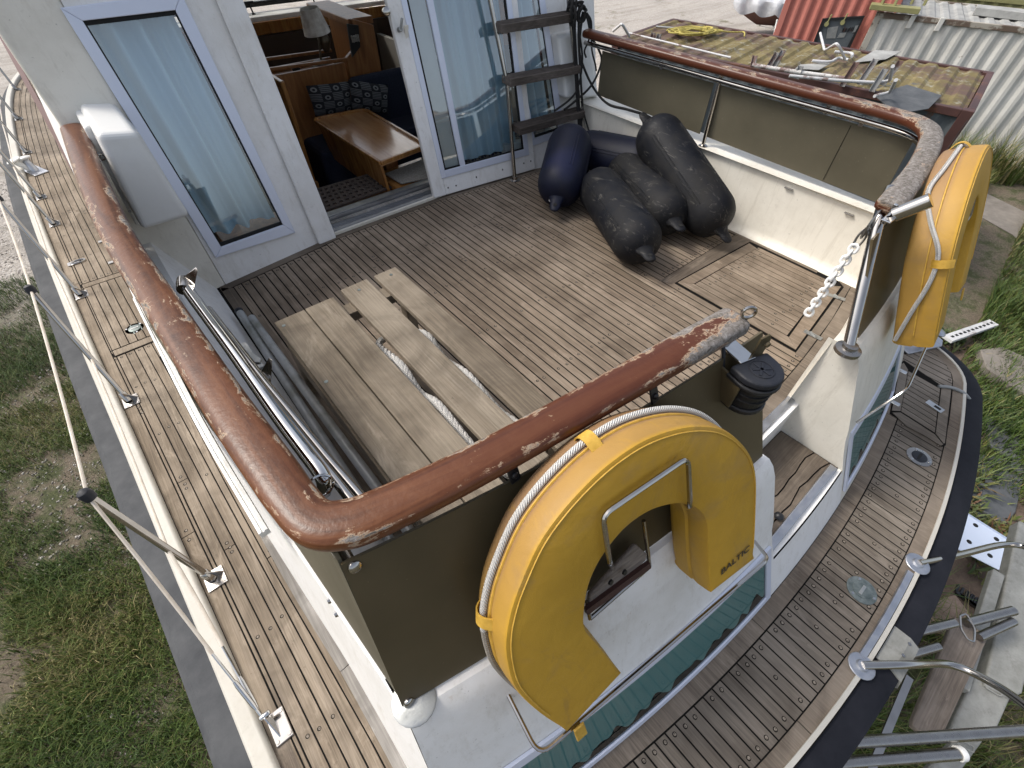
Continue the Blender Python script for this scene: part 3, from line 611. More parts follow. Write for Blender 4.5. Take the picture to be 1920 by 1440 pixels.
b = MB(); b.sweep([(1.21, Ty(1.21, zt)+.032, zt), (1.78, Ty(1.78, zt)+.032, zt)], [(-.018, -.004), (-.016, .008), (.016, .008), (.018, -.004)], smooth=False); P2(b, 'step_nosing', 'aluminium', bevel=.003)
b = MB(); b.sweep([(1.13, .172, .001), (1.80, .176, .001)], [(-.018, -.004), (-.016, .007), (.016, .007), (.018, -.004)], smooth=False); P2(b, 'step_nosing', 'aluminium', bevel=.003)
b = MB(); b.lathe(Z(1458, 970, zt), (0, 0, 1), [(.012, 0), (.02, .012), (.014, .022), (.004, .026)], 7); P2(b, 'drain_plug', 'black_plastic')
# transom windows
def awin(pl, pr, zb0, zt0, curt, seed):
    fr = MB(); n = 20
    def pt(t, z, o): x = lerp(pl, pr, t); return (x, Ty(x, z, o), z)
    def band(t0, t1, z0, z1, o0=.002, o1=.012):
        A = [[pt(t, z, o) for t in np.linspace(t0, t1, n)] for z, o in ((z0, o0), (z0, o1), (z1, o1), (z1, o0))]; fr.quadsheet(A, False)
        for t in (t0, t1): fr.add([pt(t, z0, o0), pt(t, z0, o1), pt(t, z1, o1), pt(t, z1, o0)], [(0, 1, 2, 3)])
    e = .022/abs(pr-pl); band(0, 1, zt0-.03, zt0); band(0, 1, zb0, zb0+.018); band(0, e*1.3, zb0+.018, zt0-.03); band(1-e*1.3, 1, zb0+.018, zt0-.03)
    W = P2(fr, 'transom_window', 'anodised')
    gb = MB(); gb.quadsheet([[pt(t, z, .006) for t in np.linspace(e, 1-e, n)] for z in (zb0+.018, zt0-.03)]); gb.build('pane', 'aft_glass', W)
    bk = MB(); bk.quadsheet([[pt(t, z, .001) for t in np.linspace(e, 1-e, n)] for z in (zb0+.018, zt0-.03)]); bk.build('gasket_and_dark_sheet', 'dark_hole', W)  # dark sheet behind the whole pane, stands in for the unlit inside
    cb = MB(); rr = random.Random(seed); cols = []
    for t in np.linspace(e*1.5, 1-e*1.5, 120):
        s = t*abs(pr-pl); zz = zb0+.045+.028*max(0, math.sin(s*34+.8*math.sin(s*9)))+.016*math.sin(s*71); of = .0035+.0014*math.sin(s*120)
        cols.append([pt(t, zt0-.032, of), pt(t, lerp(zz, zt0, .4), of), pt(t, zz, of)])
    cb.quadsheet(cols, True); cb.build('curtain', 'curtain_aft', W)
awin(-.10, 1.165, -.375, -.105, 1, 1); awin(1.83, 2.66, -.34, -.03, 1, 2)
# ---- coaming sides (port outside, inside faces, starboard)
tl = [(-.102, .231), (-.145, .8), (-.2, 1.3), (-.235, 1.85), (-.235, 2.4), (-.2, 2.75)]
tX = lambda y: interp(y, [q[1] for q in tl], [q[0] for q in tl])
ysd = np.linspace(-.12, 2.75, 24)
for sg in (0, 1):
    mm = (lambda x: x) if not sg else mir
    b = MB(); fl = bool(sg)
    top = [(mm(tX(y)), max(y, .231-.0), zP if not sg else zS) for y in np.linspace(.231, 2.75, 24)]
    bot = [(mm(xi(y)+.004), y, DK-.004) for y in np.linspace(yi(-.2)-.0, 2.75, 24)]
    mid = [lerp(a, c, .5)+np.array((mm(0)-mm(.012), 0, 0)) for a, c in zip(top, bot)]
    zt_ = zP if not sg else zS; cz = lambda z: (mm(xc(z)), Ty(mm(xc(z)), z, swell(z, zt_)), z)
    bot = [cz(DK-.006)]+bot[1:]; mid = [lerp(cz(-.04), cz(.02), .5)]+mid[1:]; top = [cz(zt_)]+top[1:]
    b.quadsheet([bot, mid, top], True, flip=fl)
    inn = [(mm(-.075 if not sg else -.005), max(p[1], .30 if i == 0 else 0), p[2]) for i, p in enumerate(top)]
    b.quadsheet([top, inn], False, flip=fl)
    inw = [(mm(.088 if not sg else -.028), p[1], -.03) for p in inn]; 
    if sg:
        inn2 = [(2.868, p[1], .36+.03*(p[1]/2.5)) for p in inn]; b.quadsheet([inn, inn2], False, flip=fl)
        cove = [[(2.868-(.05-.05*math.sin(t)), p[1], .05-.05*math.cos(t)) for p in inn] for t in (math.pi/2, 1.0, .5, 0)]
        b.quadsheet([inn2]+cove, True, flip=fl)
    else: b.quadsheet([inn, inw], False, flip=fl)
    P2(b, 'coaming', 'gelcoat_white' if not sg else 'gelcoat', bevel=.012, seg=2, auto=35)
# bleached board and track along the foot of the coaming
b = MB(); 
for (p, q) in ((.62, 1.7), (.1, .618)):
    b.rnd = random.random(); ysx = np.linspace(p, q, 8); b.sweep([(xi(y)-.008, y, DK+.004) for y in ysx], [(-.021, -.004), (-.021, .012), (.021, .012), (.021, -.004)], smooth=False)
P2(b, 'foot_board', 'bleached_strip', bevel=.002)
b = MB(); b.rnd = .8; b.sweep([(xi(y)-.008, y, DK+.004) for y in np.linspace(.098, -.1, 4)], [(-.017, -.004), (-.017, .016), (.017, .016), (.017, -.004)], smooth=False); P2(b, 'foot_board', 'bench_wood', bevel=.003)
q0, q1 = Z(258, 562, .36), Z(497, 1000, .36); mdp = Z(374, 790, .36)
b = MB(); b.sweep(smooth([q0, mdp, q1], 6), [(-.012, -.012), (.012, -.012), (.012, .012), (.004, .014), (.002, .009), (-.002, .009), (-.004, .014), (-.012, .012)], smooth=False); P2(b, 'track_strip', 'pvc_strip')
# ---- windbreak panels
def panel_T(name, x0f, x1f, z0, z1, mat, off=.0):
    b = MB(); n = 16; F = [[(lerp(x0f(z), x1f(z), t), Ty(lerp(x0f(z), x1f(z), t), z, off), z) for t in np.linspace(0, 1, n)] for z in np.linspace(z0, z1, 5)]
    b.quadsheet(F, False); return P2(b, name, mat, solid=.008)
WP = panel_T('windbreak_panel', lambda z: xc(z)+.004, lambda z: 1.118-.0*(z), zP+.008, .718, 'acrylic_smoke')
b = MB()
for (x, z) in ((xc(.71)+.022, .705), (xc(.3)+.022, .322)): b = MB(); b.lathe((x, Ty(x, z, .004), z), (0, -.91, .42), [(.013, 0), (.012, .005), (.007, .008)], 12); b.build('screw', 'stainless', WP)
b = MB(); b.lathe((xc(.31)+.03, Ty(xc(.31)+.03, zP, -.0), zP+.001), (0, 0, 1), [(.05, -.004), (.05, .003), (.046, .005)], 20); P2(b, 'post_flange', 'galvanised')
for px, py in ((962, 885), (1226, 738)):
    c = T(px, py, .012); b = MB(); nrm = np.array((0, -.91, .42)); upv = np.array((0, .42, .91))
    b.box(c, (.026, .006, .05), (np.array((1., 0, 0)), nrm, upv)); b.box(c+upv*.028+np.array((0, .01, .004)), (.026, .034, .006)); b.lathe(c-upv*.006, nrm, [(.009, .002), (.008, .008), (.003, .010)], 10); b.build('clip', 'black_plastic', WP, bevel=.003)
pj = panel_T('windbreak_panel', lambda z: 1.80+.1*(z-.39), lambda z: mir(xc(z))-.004, zS+.01, .72, 'acrylic_smoke')
b = MB(); yy = np.linspace(.26, 2.70, 22); side = [(tX(y)+.012, y) for y in yy]
tp = [(interp(y, (.42, 1.0, 1.8, 2.75), (-.04, -.085, -.12, -.105)), interp(i, (0, 21), (.425, 2.70)), .725) for i, y in enumerate(yy)]
b.quadsheet([[(x, y, zP+.008) for x, y in side], tp], False); P2(b, 'windbreak_panel', 'acrylic_olive', solid=.007)
b = MB()
for (px, py) in ((619, 1125), (632, 1150)): b = MB(); b.lathe(X(px, py, -.105), (-1, 0, .1), [(.008, 0), (.006, .006)], 8); P2(b, 'panel_screw', 'stainless')
for (ya0, ya1) in ((.50, 1.56), (1.60, 2.48)):
    b = MB(); b.quadsheet([[(2.905, y, .405+.018*y) for y in np.linspace(ya0, ya1, 6)], [(2.895, y, .715) for y in np.linspace(ya0+(.02 if ya0 < 1 else 0), ya1, 6)]], False); W2 = P2(b, 'windbreak_panel', 'acrylic_olive', solid=.007)
    if ya0 < 1:
        b = MB(); b.bar((2.8985, .80, .43), (2.891, .80, .705), .0015, .002, (0, 1, 0)); b.build('joint', 'caulk', W2)
for px, py in ((1486, 345), (1600, 392)):
    b = MB(); c = X(px, py, 2.885); b.box(c+np.array((0, 0, .0)), (.008, .05, .045)); b.box(c+np.array((-.014, 0, -.02)), (.034, .05, .005)); P2(b, 'panel_clip', 'stainless_dull', bevel=.002)
for px, py in ((1241, 122), (1551, 205), (1617, 228)): b = MB(); b.box(X(px, py, 2.888), (.006, .022, .045)); P2(b, 'panel_clip', 'stainless_dull', bevel=.002)
b = MB(); b.tube([X(1318, 272, 2.882), X(1353, 140, 2.882)], .012, 12); b.lathe(X(1318, 274, 2.882), (0, 0, 1), [(.03, -.004), (.03, .004), (.014, .012)], 14); P2(b, 'panel_post', 'stainless')
# ---- cap rails and their tubes
rp = [(-.085, 2.78), (-.105, 2.2), (-.112, 1.7), (-.092, 1.25), (-.074, .85), (-.058, .62)]
cr = [(-.052, .54), (-.040, .475), (-.005, .44), (.06, .418)]
ra = [(.25, .386), (.55, .352), (.80, .327), (1.005, .305)]
path = smooth([(x, y, .796) for x, y in rp+cr+ra], 8)
def wear_port(t, j):
    end = max(0, (t-.86)/.14)
    return .245+.16*ridge(j)+.15*math.exp(-((t-.64)/.035)**2)+.07*math.exp(-((t-.2)/.1)**2)+end*(.30 if .18 < j < .32 else .50)
RAILP = ell(.0430, .025, 24, 2.8)
def ridge(j, w=.055): return math.exp(-((j-.10)/w)**2)+math.exp(-((j-.40)/w)**2)
b = MB(); b.sweep(path, RAILP, wear=wear_port, scales=[1.0+.03*math.sin(i*.21) for i in range(len(path))]); b.dk = [max(0, min(1, (i//24/(len(path)-1)-.68)/.15))*.75 for i in range(len(path)*24)]; P2(b, 'cap_rail', 'varnished_mahogany', bevel=.012, seg=2, auto=60)
rs = [(2.86, 2.62), (2.862, 2.0), (2.865, 1.3), (2.872, .85), (2.868, .62), (2.835, .52), (2.755, .455), (2.6, .405), (2.3, .345), (1.92, .298)]
path2 = smooth([(x, y, .796) for x, y in rs], 8)
b = MB(); b.sweep(path2, RAILP, wear=lambda t, j: (.24+.34*max(0, min(1, (t-.3)/.4)))*(1.0 if .04 < j < .46 else .55)+.13*(.1 < j < .4), scales=[1.0+.03*math.sin(i*.19) for i in range(len(path2))]); b.dk = [.85]*(len(path2)*24); P2(b, 'cap_rail', 'varnished_mahogany', bevel=.012, seg=2, auto=60)
b = MB(); b.tube([(p[0], p[1], .742) for p in path[::3]], .013, 10); b.tube([(p[0], p[1], .742) for p in path2[::3]], .013, 10)
P2(b, 'rail_tube', 'stainless')
b = MB(); b.tube([(-.05, .40, .30), (-.03, .455, .745)], .016, 10); P2(b, 'rail_post', 'stainless')
for q in ([(1.05, .21, .30), (1.0, .305, .75)], [(-.118, 1.8, .30), (-.105, 1.8, .75)]): b = MB(); b.tube(q, .013, 10); P2(b, 'rail_post', 'stainless')
# starboard gate post with bend, flange, rod holder
pb = T(1590, 655); pt_ = Z(1657, 372, .80)
b = MB(); dv = (pt_-pb); b.tube(fillet([pb, pb+dv*.93, pb+dv*1.0+np.array((.09, .012, .0))], .06, 6), .0195, 16); PST = P2(b, 'gate_post', 'stainless')
b = MB(); b.lathe(pb, (0, 0, 1), [(.044, -.01), (.044, .004), (.026, .010), (.026, .022), (.02, .024)], 24); b.build('flange', 'stainless_dull', PST)
rh0, rh1 = Z(1676, 403, .79), Z(1746, 375, .86)
b = MB(); d_ = (rh1-rh0)/np.linalg.norm(rh1-rh0); b.tube([rh0, rh1], .0235, 24, cap=False); b.tube([rh1, rh0], .0215, 24, cap=False); b.lathe(rh1-d_*.002, d_, [(.0215, 0), (.0235, 0), (.0235, .002), (.0215, .002)], 24); RH = P2(b, 'rod_holder', 'stainless')
b = MB(); b.lathe(rh0+d_*.01, d_, [(.022, 0), (.022, .004)], 20); b.build('bottom', 'dark_hole', RH)
b = MB(); b.box(rh0+np.array((-.03, .0, .0)), (.075, .03, .006)); b.box(rh0+np.array((0.0, .012, -.002)), (.012, .012, .07)); b.build('bracket', 'chrome', RH, bevel=.002)
# eye at the end of the port rail
c = Z(1404, 586, .838); b = MB(); b.tube([c+.016*(np.array(RT)*math.cos(t)+np.array((0, 0, 1))*math.sin(t)) for t in np.linspace(0, 2*math.pi, 17)[:-1]], .0045, 8, closed=True); b.tube([c-np.array((0, 0, .014)), c-np.array((0, 0, .05))], .005, 8); P2(b, 'ring_bolt', 'stainless')
# stern light
zl = float(T(1412, 690, .075)[2])
ux = Z(1450, 655, zl)-Z(1362, 690, zl); ux /= np.linalg.norm(ux); uy = np.array((ux[1], -ux[0], 0)); 
if uy[1] > 0: uy = -uy
uz = np.array((0, .0, 1.0)); back = Z(1405, 672, zl); R0 = .061
def dsh(r, y0, n=14): return [(r*math.cos(t), y0+r*1.0*math.sin(t)) for t in np.linspace(0, math.pi, n)]+[(-r, -.0), (r, -.0)]
def dprism(r, z0, z1, y0=.035, k=1.0):
    bb = MB(); bb.prism([back+ux*a*k+uy*(q*k)+uz*z0 for a, q in dsh(r, y0)], z1-z0); return bb
b = dprism(R0, -.022, .0); SL = P2(b, 'stern_light', 'rubber_black', bevel=.007, seg=3)
b = dprism(R0*1.06, -.036, -.024); b.build('collar', 'black_plastic', SL, bevel=.004)
b = dprism(R0*.86, -.105, -.036); b.build('lens', 'black_plastic', SL, bevel=.003)
b = dprism(R0*.97, -.122, -.106); b.build('base', 'black_plastic', SL, bevel=.004)
b = MB()
for z in (-.06, -.08): b.sweep([back+ux*a+uy*q+uz*z for a, q in dsh(R0*.89, .035)[:14]], [(-.002, -.002), (.002, -.002), (.002, .002), (-.002, .002)])
b.build('lens_rib', 'black_plastic', SL)
b = MB(); b.box(back+ux*-.058+uy*.012+uz*-.07, (.008, .075, .09), (ux, uy, uz)); b.build('shroud', 'acrylic_smoke', SL, bevel=.003)
b = MB(); cc = back+uy*.042+uz*.001; b.tube([cc+(ux*math.cos(t)+uy*math.sin(t))*.030 for t in np.linspace(0, 2*math.pi, 25)[:-1]], .0016, 6, closed=True)
for t in (0.4, 1.45, 2.5): b.bar(cc-(ux*math.cos(t)+uy*math.sin(t))*.024, cc+(ux*math.cos(t)+uy*math.sin(t))*.024, .006, .002)
b.build('emblem', 'rubber_black', SL)
b = MB(); b.box(back-uy*.035+ux*-.012+uz*.002, (.05, .085, .006), (ux, uy, uz)); b.box(back-uy*.0+ux*-.012+uz*-.012, (.05, .006, .03), (ux, uy, uz)); b.build('bracket', 'chrome', SL, bevel=.002)
b = MB(); b.tube(smooth([back-uy*.09-ux*.05+uz*.05, back-uy*.05-ux*.045+uz*.01, back-uy*.02-ux*.05-uz*.04, back+uy*.0-ux*.03-uz*.1], 6), .005, 8); b.build('cable', 'rubber_black', SL)
pl0 = Z(1395, 625, .69); b = MB(); b.prism([back+ux*.022-uy*.008+uz*-.11, back+ux*.062-uy*.008+uz*-.11, back+ux*.062-uy*.008+uz*.035, back+ux*.05-uy*.008+uz*.055, back+ux*.022-uy*.008+uz*.05], .005, -uy); b.lathe(back+ux*.045-uy*.002+uz*.03, uy, [(.009, 0), (.007, .006)], 10); b.build('mounting_plate', 'acrylic_smoke', SL)
# ---- cockpit sole
b = MB(); b.prism([(x, yb(x)+.05, -.02) for x in np.linspace(.06, 2.9, 20)][::-1]+[(x, ya(x)+.012, -.02) for x in np.linspace(.06, 2.9, 20)], .0185); P2(b, 'sole_base', 'caulk')
HX0, HX1, HY0, HY1 = 2.085, 2.775, .315, 1.02
b = MB(); x = .152
while x < 2.79:
    a, q = x, x+.0378
    y0 = ya((a+q)/2)+.085
    if q > HX0-.002: y0 = HY1+.077
    else: lastq = q
    if a > HX1: y0 = .66
    plank_run(b, lambda y, a=a: a, lambda y, q=q: q, y0, yb(a)-.055, 0.0, seg=2.0, butts=random.random() < .35)
    for j in range(6):
        yy = .55+j*.42+random.uniform(-.01, .01)
        if y0+.05 < yy < yb(a)-.1 and random.random() < .55: plug(b, (a+q)/2+random.uniform(-.004, .004), yy, 0, .0058)
    x += .0448
if HX0-.004-lastq > .012: plank(b, lastq+.006, HX0-.004, lastq+.006, HX0-.004, ya(2.06)+.085, HY1+.004, 0.0)
P2(b, 'cockpit_sole', ['teak_sole', 'plug', 'caulk'])
b = MB(); xs = list(np.linspace(.09, 2.86, 40)); strip(b, yb, xs, -.05, .0, 0, .001, (.8, 1.6)); P2(b, 'margin_board', 'teak_margin')
b = MB(); strip(b, ya, [q for q in xs], .0, .08, 0, .001, (.6, 1.55, 2.02)); P2(b, 'margin_board', 'teak_margin_long')
for rn_, poly in ((.2, [(.088, 2.59), (.088, .42), (.146, .42), (.146, 2.545)]), (.6, [(2.80, 2.55), (2.80, .56), (2.868, .58), (2.868, 2.5)]), (.4, [(HX0-.02, ya(HX0)+.082), (2.45, ya(2.45)+.082), (2.868, ya(2.868)+.082), (2.868, .50), (HX1+.01, HY0+.082), (HX0-.02, HY0-.008)])):
    b = MB(); b.rnd = rn_; b.prism([(x, y, -.003) for x, y in poly], .004); P2(b, 'margin_board', 'teak_margin_long')
b = MB(); b.rnd = .3; b.prism([(HX0-.03, HY1+.008, -.003), (HX1+.03, HY1-.03, -.003), (HX1+.02, HY1+.072, -.003), (HX0-.06, HY1+.072, -.003)], .004); P2(b, 'margin_board', 'teak_margin')
b = MB(); b.prism([(HX0, HY0, -.003), (HX1, HY0+.09, -.003), (HX1, HY1-.035, -.003), (HX0, HY1, -.003)], .003); SH = P2(b, 'sole_hatch', 'caulk')
b = MB(); zz = .0012
def quad4(p, rn): b.rnd = rn; b.prism([(x, y, zz) for x, y in p], .003)
quad4([(HX0+.005, HY0+.005), (HX0+.062, HY0+.072), (HX0+.062, HY1-.07), (HX0+.005, HY1-.004)], .8)
quad4([(HX0+.005, HY0+.004), (HX1-.004, HY0+.094), (HX1-.06, HY0+.155), (HX0+.064, HY0+.07)], .35)
quad4([(HX0+.005, HY1-.004), (HX0+.064, HY1-.069), (HX1-.02, HY1-.10), (HX1-.004, HY1-.04)], .4)
x = HX0+.068
while x < HX1-.012:
    w_ = min(.0393, HX1-.004-x); quad4([(x, interp(x, (HX0, HX1), (HY0+.066, HY0+.155))+.008), (x+w_, interp(x+w_, (HX0, HX1), (HY0+.066, HY0+.155))+.008), (x+w_, interp(x+w_, (HX0, HX1), (HY1-.07, HY1-.1))-.003), (x, interp(x, (HX0, HX1), (HY1-.07, HY1-.1))-.003)], random.random())
    for yy in (HY0+.19, HY1-.13):
        if random.random() < .8: plug(b, x+.02, yy+random.uniform(-.02, .02), zz+.003, .006)
    x += .0448
b.build('planking', ['teak_sole', 'plug', 'caulk'], SH)
for p, q in (((1553, 552), (1585, 562)), ((1508, 620), (1541, 636))):
    b = MB(); a_, c_ = Z(*p, .006), Z(*q, .006); b.bar(a_, c_, .028, .003); b.bar(lerp(a_, c_, .5)+np.array((-.008, -.02, .003)), lerp(a_, c_, .5)+np.array((.008, .02, .003)), .01, .008); b.build('hinge', 'galvanised', SH, bevel=.003)
# ---- cabin: bulkhead, windows, sliding door
RK = .25                                                      # forward rake of the bulkhead
def YB(px, py, off=0.0):
    y = 2.65
    for _ in range(14): p = Y(px, py, y); y = yb(p[0])+RK*p[2]-off
    return Y(px, py, y)
def YR(px, py, y0):
    y = y0
    for _ in range(14): p = Y(px, py, y); y = y0+RK*p[2]
    return Y(px, py, y)
def frame4(mb, outer, inner, dep):                          # mitred frame: outer, inner quads (points), dep = depth vector
    dep = np.array(dep, float)
    for i in range(4):
        j = (i+1) % 4; mb.prism([outer[i], outer[j], inner[j], inner[i]], 1.0, dep)
def wallpt(x, z, off=0.0): return np.array((x, yb(x)+RK*z-off, z))
def window(name, oc, ic, mat, glassmat, curtains, parent, seed, n_fold, tile=0.0):
    """outer and inner corner points TL, TR, BR, BL on the wall"""
    b = MB(); frame4(b, oc, ic, (0, -.018, 0)); W = b.build(name, mat, parent, bevel=.003)
    b = MB(); g_ = []
    for i in range(4):
        j = (i+1) % 4; cen = (ic[0]+ic[1]+ic[2]+ic[3])/4; a, c = ic[i], ic[j]; b.prism([a, c, c+(cen-c)*.035, a+(cen-a)*.035], 1.0, (0, -.008, 0))
    b.build('gasket_and_dark_sheet', 'dark_hole', W)
    b = MB(); b.add([p+np.array((0, -.004, 0)) for p in ic], [(0, 1, 2, 3)]); b.build('pane', glassmat, W)
    if curtains:
        rr = random.Random(seed); ph = [rr.uniform(0, 6) for _ in range(4)]; b = MB(); rows = []
        for v in np.linspace(.015, .985, 8):
            L_, R2 = lerp(ic[0], ic[3], v), lerp(ic[1], ic[2], v); row = []
            for u in np.linspace(.02, .98, 150):
                s = u*n_fold*2*math.pi; d = .5+.38*math.sin(s+ph[0]+1.2*math.sin(u*7+ph[1])+.5*v)+.10*math.sin(2.3*s+ph[2]+v*1.5); row.append(lerp(L_, R2, u)+np.array((0, .03+.10*d+.02*v, 0)))
            rows.append(row)
        b.quadsheet(rows); b.build('curtain', 'curtain', W)
    return W
wo = [YB(*p) for p in ((112, 14), (338, -14), (552, 434), (403, 481))]; wi = [YB(*p) for p in ((154, 38), (327, 18), (529, 420), (413, 461))]
W = window('cabin_window', wo, wi, 'anodised', 'window_glass', True, BOAT, 3, 2.6)
for a_, c_ in ((500, 415),):
    pass
ZT = 1.95
b = MB()                                                     # bulkhead left of the door, round the window opening
wl, wr, wb_, wt_ = (wo[0][0]+wo[3][0])/2, (wo[1][0]+wo[2][0])/2, (wo[2][2]+wo[3][2])/2, (wo[0][2]+wo[1][2])/2
hole = [lerp(o, i, .85) for o, i in zip(wo, wi)]
def wq(pts): b.prism(pts, 1.0, (0, .05, 0))
xw = .125
wq([wallpt(xw, ZT), hole[0]+(hole[0]-hole[3])*.7, hole[0], hole[3], wallpt(xw, -.03)][0:1]+[wallpt(hole[0][0], ZT), hole[0], hole[3], wallpt(hole[3][0], -.03), wallpt(xw, -.03)])
wq([hole[3], hole[2], wallpt(hole[2][0], -.03), wallpt(hole[3][0], -.03)])
wq([wallpt(hole[1][0], ZT), wallpt(.72, ZT), wallpt(.72, -.03), wallpt(hole[2][0], -.03), hole[2], hole[1]])
wq([wallpt(hole[0][0], ZT), wallpt(hole[1][0], ZT), hole[1], hole[0]])
P2(b, 'bulkhead', 'gelcoat_white')
b = MB(); o0, o1 = (float(Y(112, 235, 2.79)[0]), 2.79), (xw, yb(xw))               # angled wing outboard of the window, rounded outer edge
wg = lambda x, z: (x, lerp(o0[1]-RK*.82, o1[1], (x-o0[0])/(xw-o0[0]))+RK*z, z); b.prism([wg(o0[0], ZT), wg(xw, ZT), wg(xw, -.03), wg(-.15, -.03), wg(-.16, .5), wg(o0[0], .8)], 1.0, (0, .05, 0))
P2(b, 'bulkhead', 'gelcoat', bevel=.014, seg=3)
b = MB(); b.prism([wallpt(.695, ZT, .004), wallpt(.812, ZT, .02), wallpt(.812, .0, .02), wallpt(.695, .0, .004)], 1.0, (0, -.022, 0)); b.prism([wallpt(.76, ZT, .03), wallpt(.812, ZT, .03), wallpt(.812, .03, .03), wallpt(.76, .03, .03)], 1.0, (0, .10, 0)); P2(b, 'door_post', 'gelcoat_white', bevel=.008, seg=3)
# header above the door and side pieces
b = MB(); b.prism([wallpt(.812, ZT), wallpt(2.9, ZT), wallpt(2.9, 1.78), wallpt(.812, 1.78)], 1.0, (0, .05, 0)); P2(b, 'bulkhead', 'gelcoat_white')
# right hand fixed window and bulkhead
ro = [YB(*p) for p in ((940, -30), (1013, -43), (1056, 251), (995, 273))]; ri = [YB(*p) for p in ((950, -20), (1004, -30), (1045, 243), (1000, 258))]
window('cabin_window', ro, ri, 'anodised', 'window_glass', True, BOAT, 9, 2.2)
b = MB(); h2 = [lerp(o, i, .85) for o, i in zip(ro, ri)]
b.prism([wallpt(h2[1][0], ZT), wallpt(3.05, ZT), wallpt(3.05, .3), wallpt(2.87, .05), wallpt(2.87, -.03), wallpt(h2[2][0], -.03), h2[2], h2[1]], 1.0, (0, .05, 0))
b.prism([h2[3], h2[2], wallpt(h2[2][0], -.03), wallpt(2.2, -.03), wallpt(2.2, h2[3][2])], 1.0, (0, .05, 0))
P2(b, 'bulkhead', 'gelcoat_white')
# sliding door leaf
DUP = np.array((0, RK, 1.0)); DA, DB = np.array((1.6, 2.672, 0)), np.array((2.47, 2.575, 0)); dn_ = np.array(((DB-DA)[1], -(DB-DA)[0], 0)); dn_ /= np.linalg.norm(dn_)
if dn_[1] > 0: dn_ = -dn_
dn_ = np.cross((DB-DA)/np.linalg.norm(DB-DA), DUP); dn_ /= np.linalg.norm(dn_)
if dn_[1] > 0: dn_ = -dn_
du = (DB-DA)/np.linalg.norm(DB-DA)
def DP(px, py, off=0.0): return Pl(px, py, DA+dn_*off, dn_)
uu = lambda p: float((p-DUP*p[2]-DA)@du)
def dpt(u, z, off=0.0): return DA+du*u+DUP*z+dn_*off
DR = empty('sliding_door', None, None)
uL, uR = uu(DP(815, 372)), uu(DP(1003, 300)); zB = float(DP(815, 372)[2])
uf0 = uu(DP(828, 335)); zf = float(DP(828, 335)[2]); uf1 = uu(DP(990, 277))
zB = max(.012, zB)
b = MB()
def dq(u0, u1, z0, z1, off=0.0, th=.04): b.prism([dpt(u0, z0, off), dpt(u1, z0, off), dpt(u1, z1, off), dpt(u0, z1, off)], th, -dn_)
dq(uL, uf0+.01, zB, 1.9); dq(uf0+.01, uR, zB, zf+.01); dq(uf1-.012, uR, zf+.01, 1.9); dq(uf0+.01, uf1-.012, 1.75, 1.9)
DL = P2(b, 'sliding_door', 'gelcoat_white', bevel=.006)
bpy.data.objects.remove(DR)
b = MB(); s_ = .034
dq(uf0, uf0+s_, zf, 1.78, .008, .02); dq(uf1-s_*1.15, uf1, zf, 1.78, .008, .02); dq(uf0+s_, uf1-s_*1.15, zf, zf+.045, .008, .02)
um = uu(DP(866, 303)); dq(um-.02, um+.02, zf+.045, 1.78, .006, .018); b.build('frame', 'anodised', DL, bevel=.003)
b = MB(); dq(uf0+s_, uf0+s_+.012, zf+.045, 1.78, .002, .01); dq(uf0+s_, um, zf+.045, zf+.055, .002, .01); dq(um+.02, uf1-s_*1.15, zf+.045, zf+.055, .002, .01); dq(uf1-s_*1.15-.012, uf1-s_*1.15, zf+.045, 1.78, .002, .01); b.build('gasket_and_dark_sheet', 'dark_hole', DL)
b = MB(); b.add([dpt(uf0+s_, zf+.045, -.004), dpt(um-.02, zf+.045, -.004), dpt(um-.02, 1.78, -.004), dpt(uf0+s_, 1.78, -.004)], [(0, 1, 2, 3)]); b.build('pane', 'window_glass', DL)
b = MB(); b.add([dpt(um+.02, zf+.045, -.004), dpt(uf1-s_*1.15, zf+.045, -.004), dpt(uf1-s_*1.15, 1.78, -.004), dpt(um+.02, 1.78, -.004)], [(0, 1, 2, 3)]); b.build('pane', 'window_glass', DL)
b = MB(); dq(uf0+s_, um-.02, zf+.04, 1.78, -.02, .012); b.build('blind', 'cover_white', DL)
b = MB(); rows = []
for v in np.linspace(zf+.06, 1.76, 8): rows.append([dpt(u, v, -.028-.06*(.5+.38*math.sin(u*52+1.4*math.sin(u*11)+.4*v)+.10*math.sin(u*131+v*2))) for u in np.linspace(um+.015, uf1-.045, 130)])
b.quadsheet(rows); b.build('curtain', 'curtain', DL)
b = MB(); c = DP(723, 22, .0); b.lathe(c, dn_, [(.021, 0), (.021, .02), (.015, .024)], 16); b.build('lock', 'stainless', DL)
b = MB(); c = DP(748, 56, .008); b.lathe(c, dn_, [(.014, 0), (.012, .03)], 12); b.bar(c+dn_*.026, c+dn_*.026+np.array((.02, 0, .05)), .014, .01, (0, 1, 0)); b.build('handle', 'galvanised', DL, bevel=.003)
b = MB(); b.box(DP(763, 62, .0)+dn_*.002, (.03, .006, .075)); b.build('escutcheon', 'gelcoat', DL, bevel=.01)
for px, py in ((840, 352), (855, 348), (982, 306), (995, 302), (893, 332), (942, 318)):
    b = MB(); b.lathe(DP(px, py), dn_, [(.006, -.001), (.005, .003)], 8); b.build('screw', 'stainless', DL)
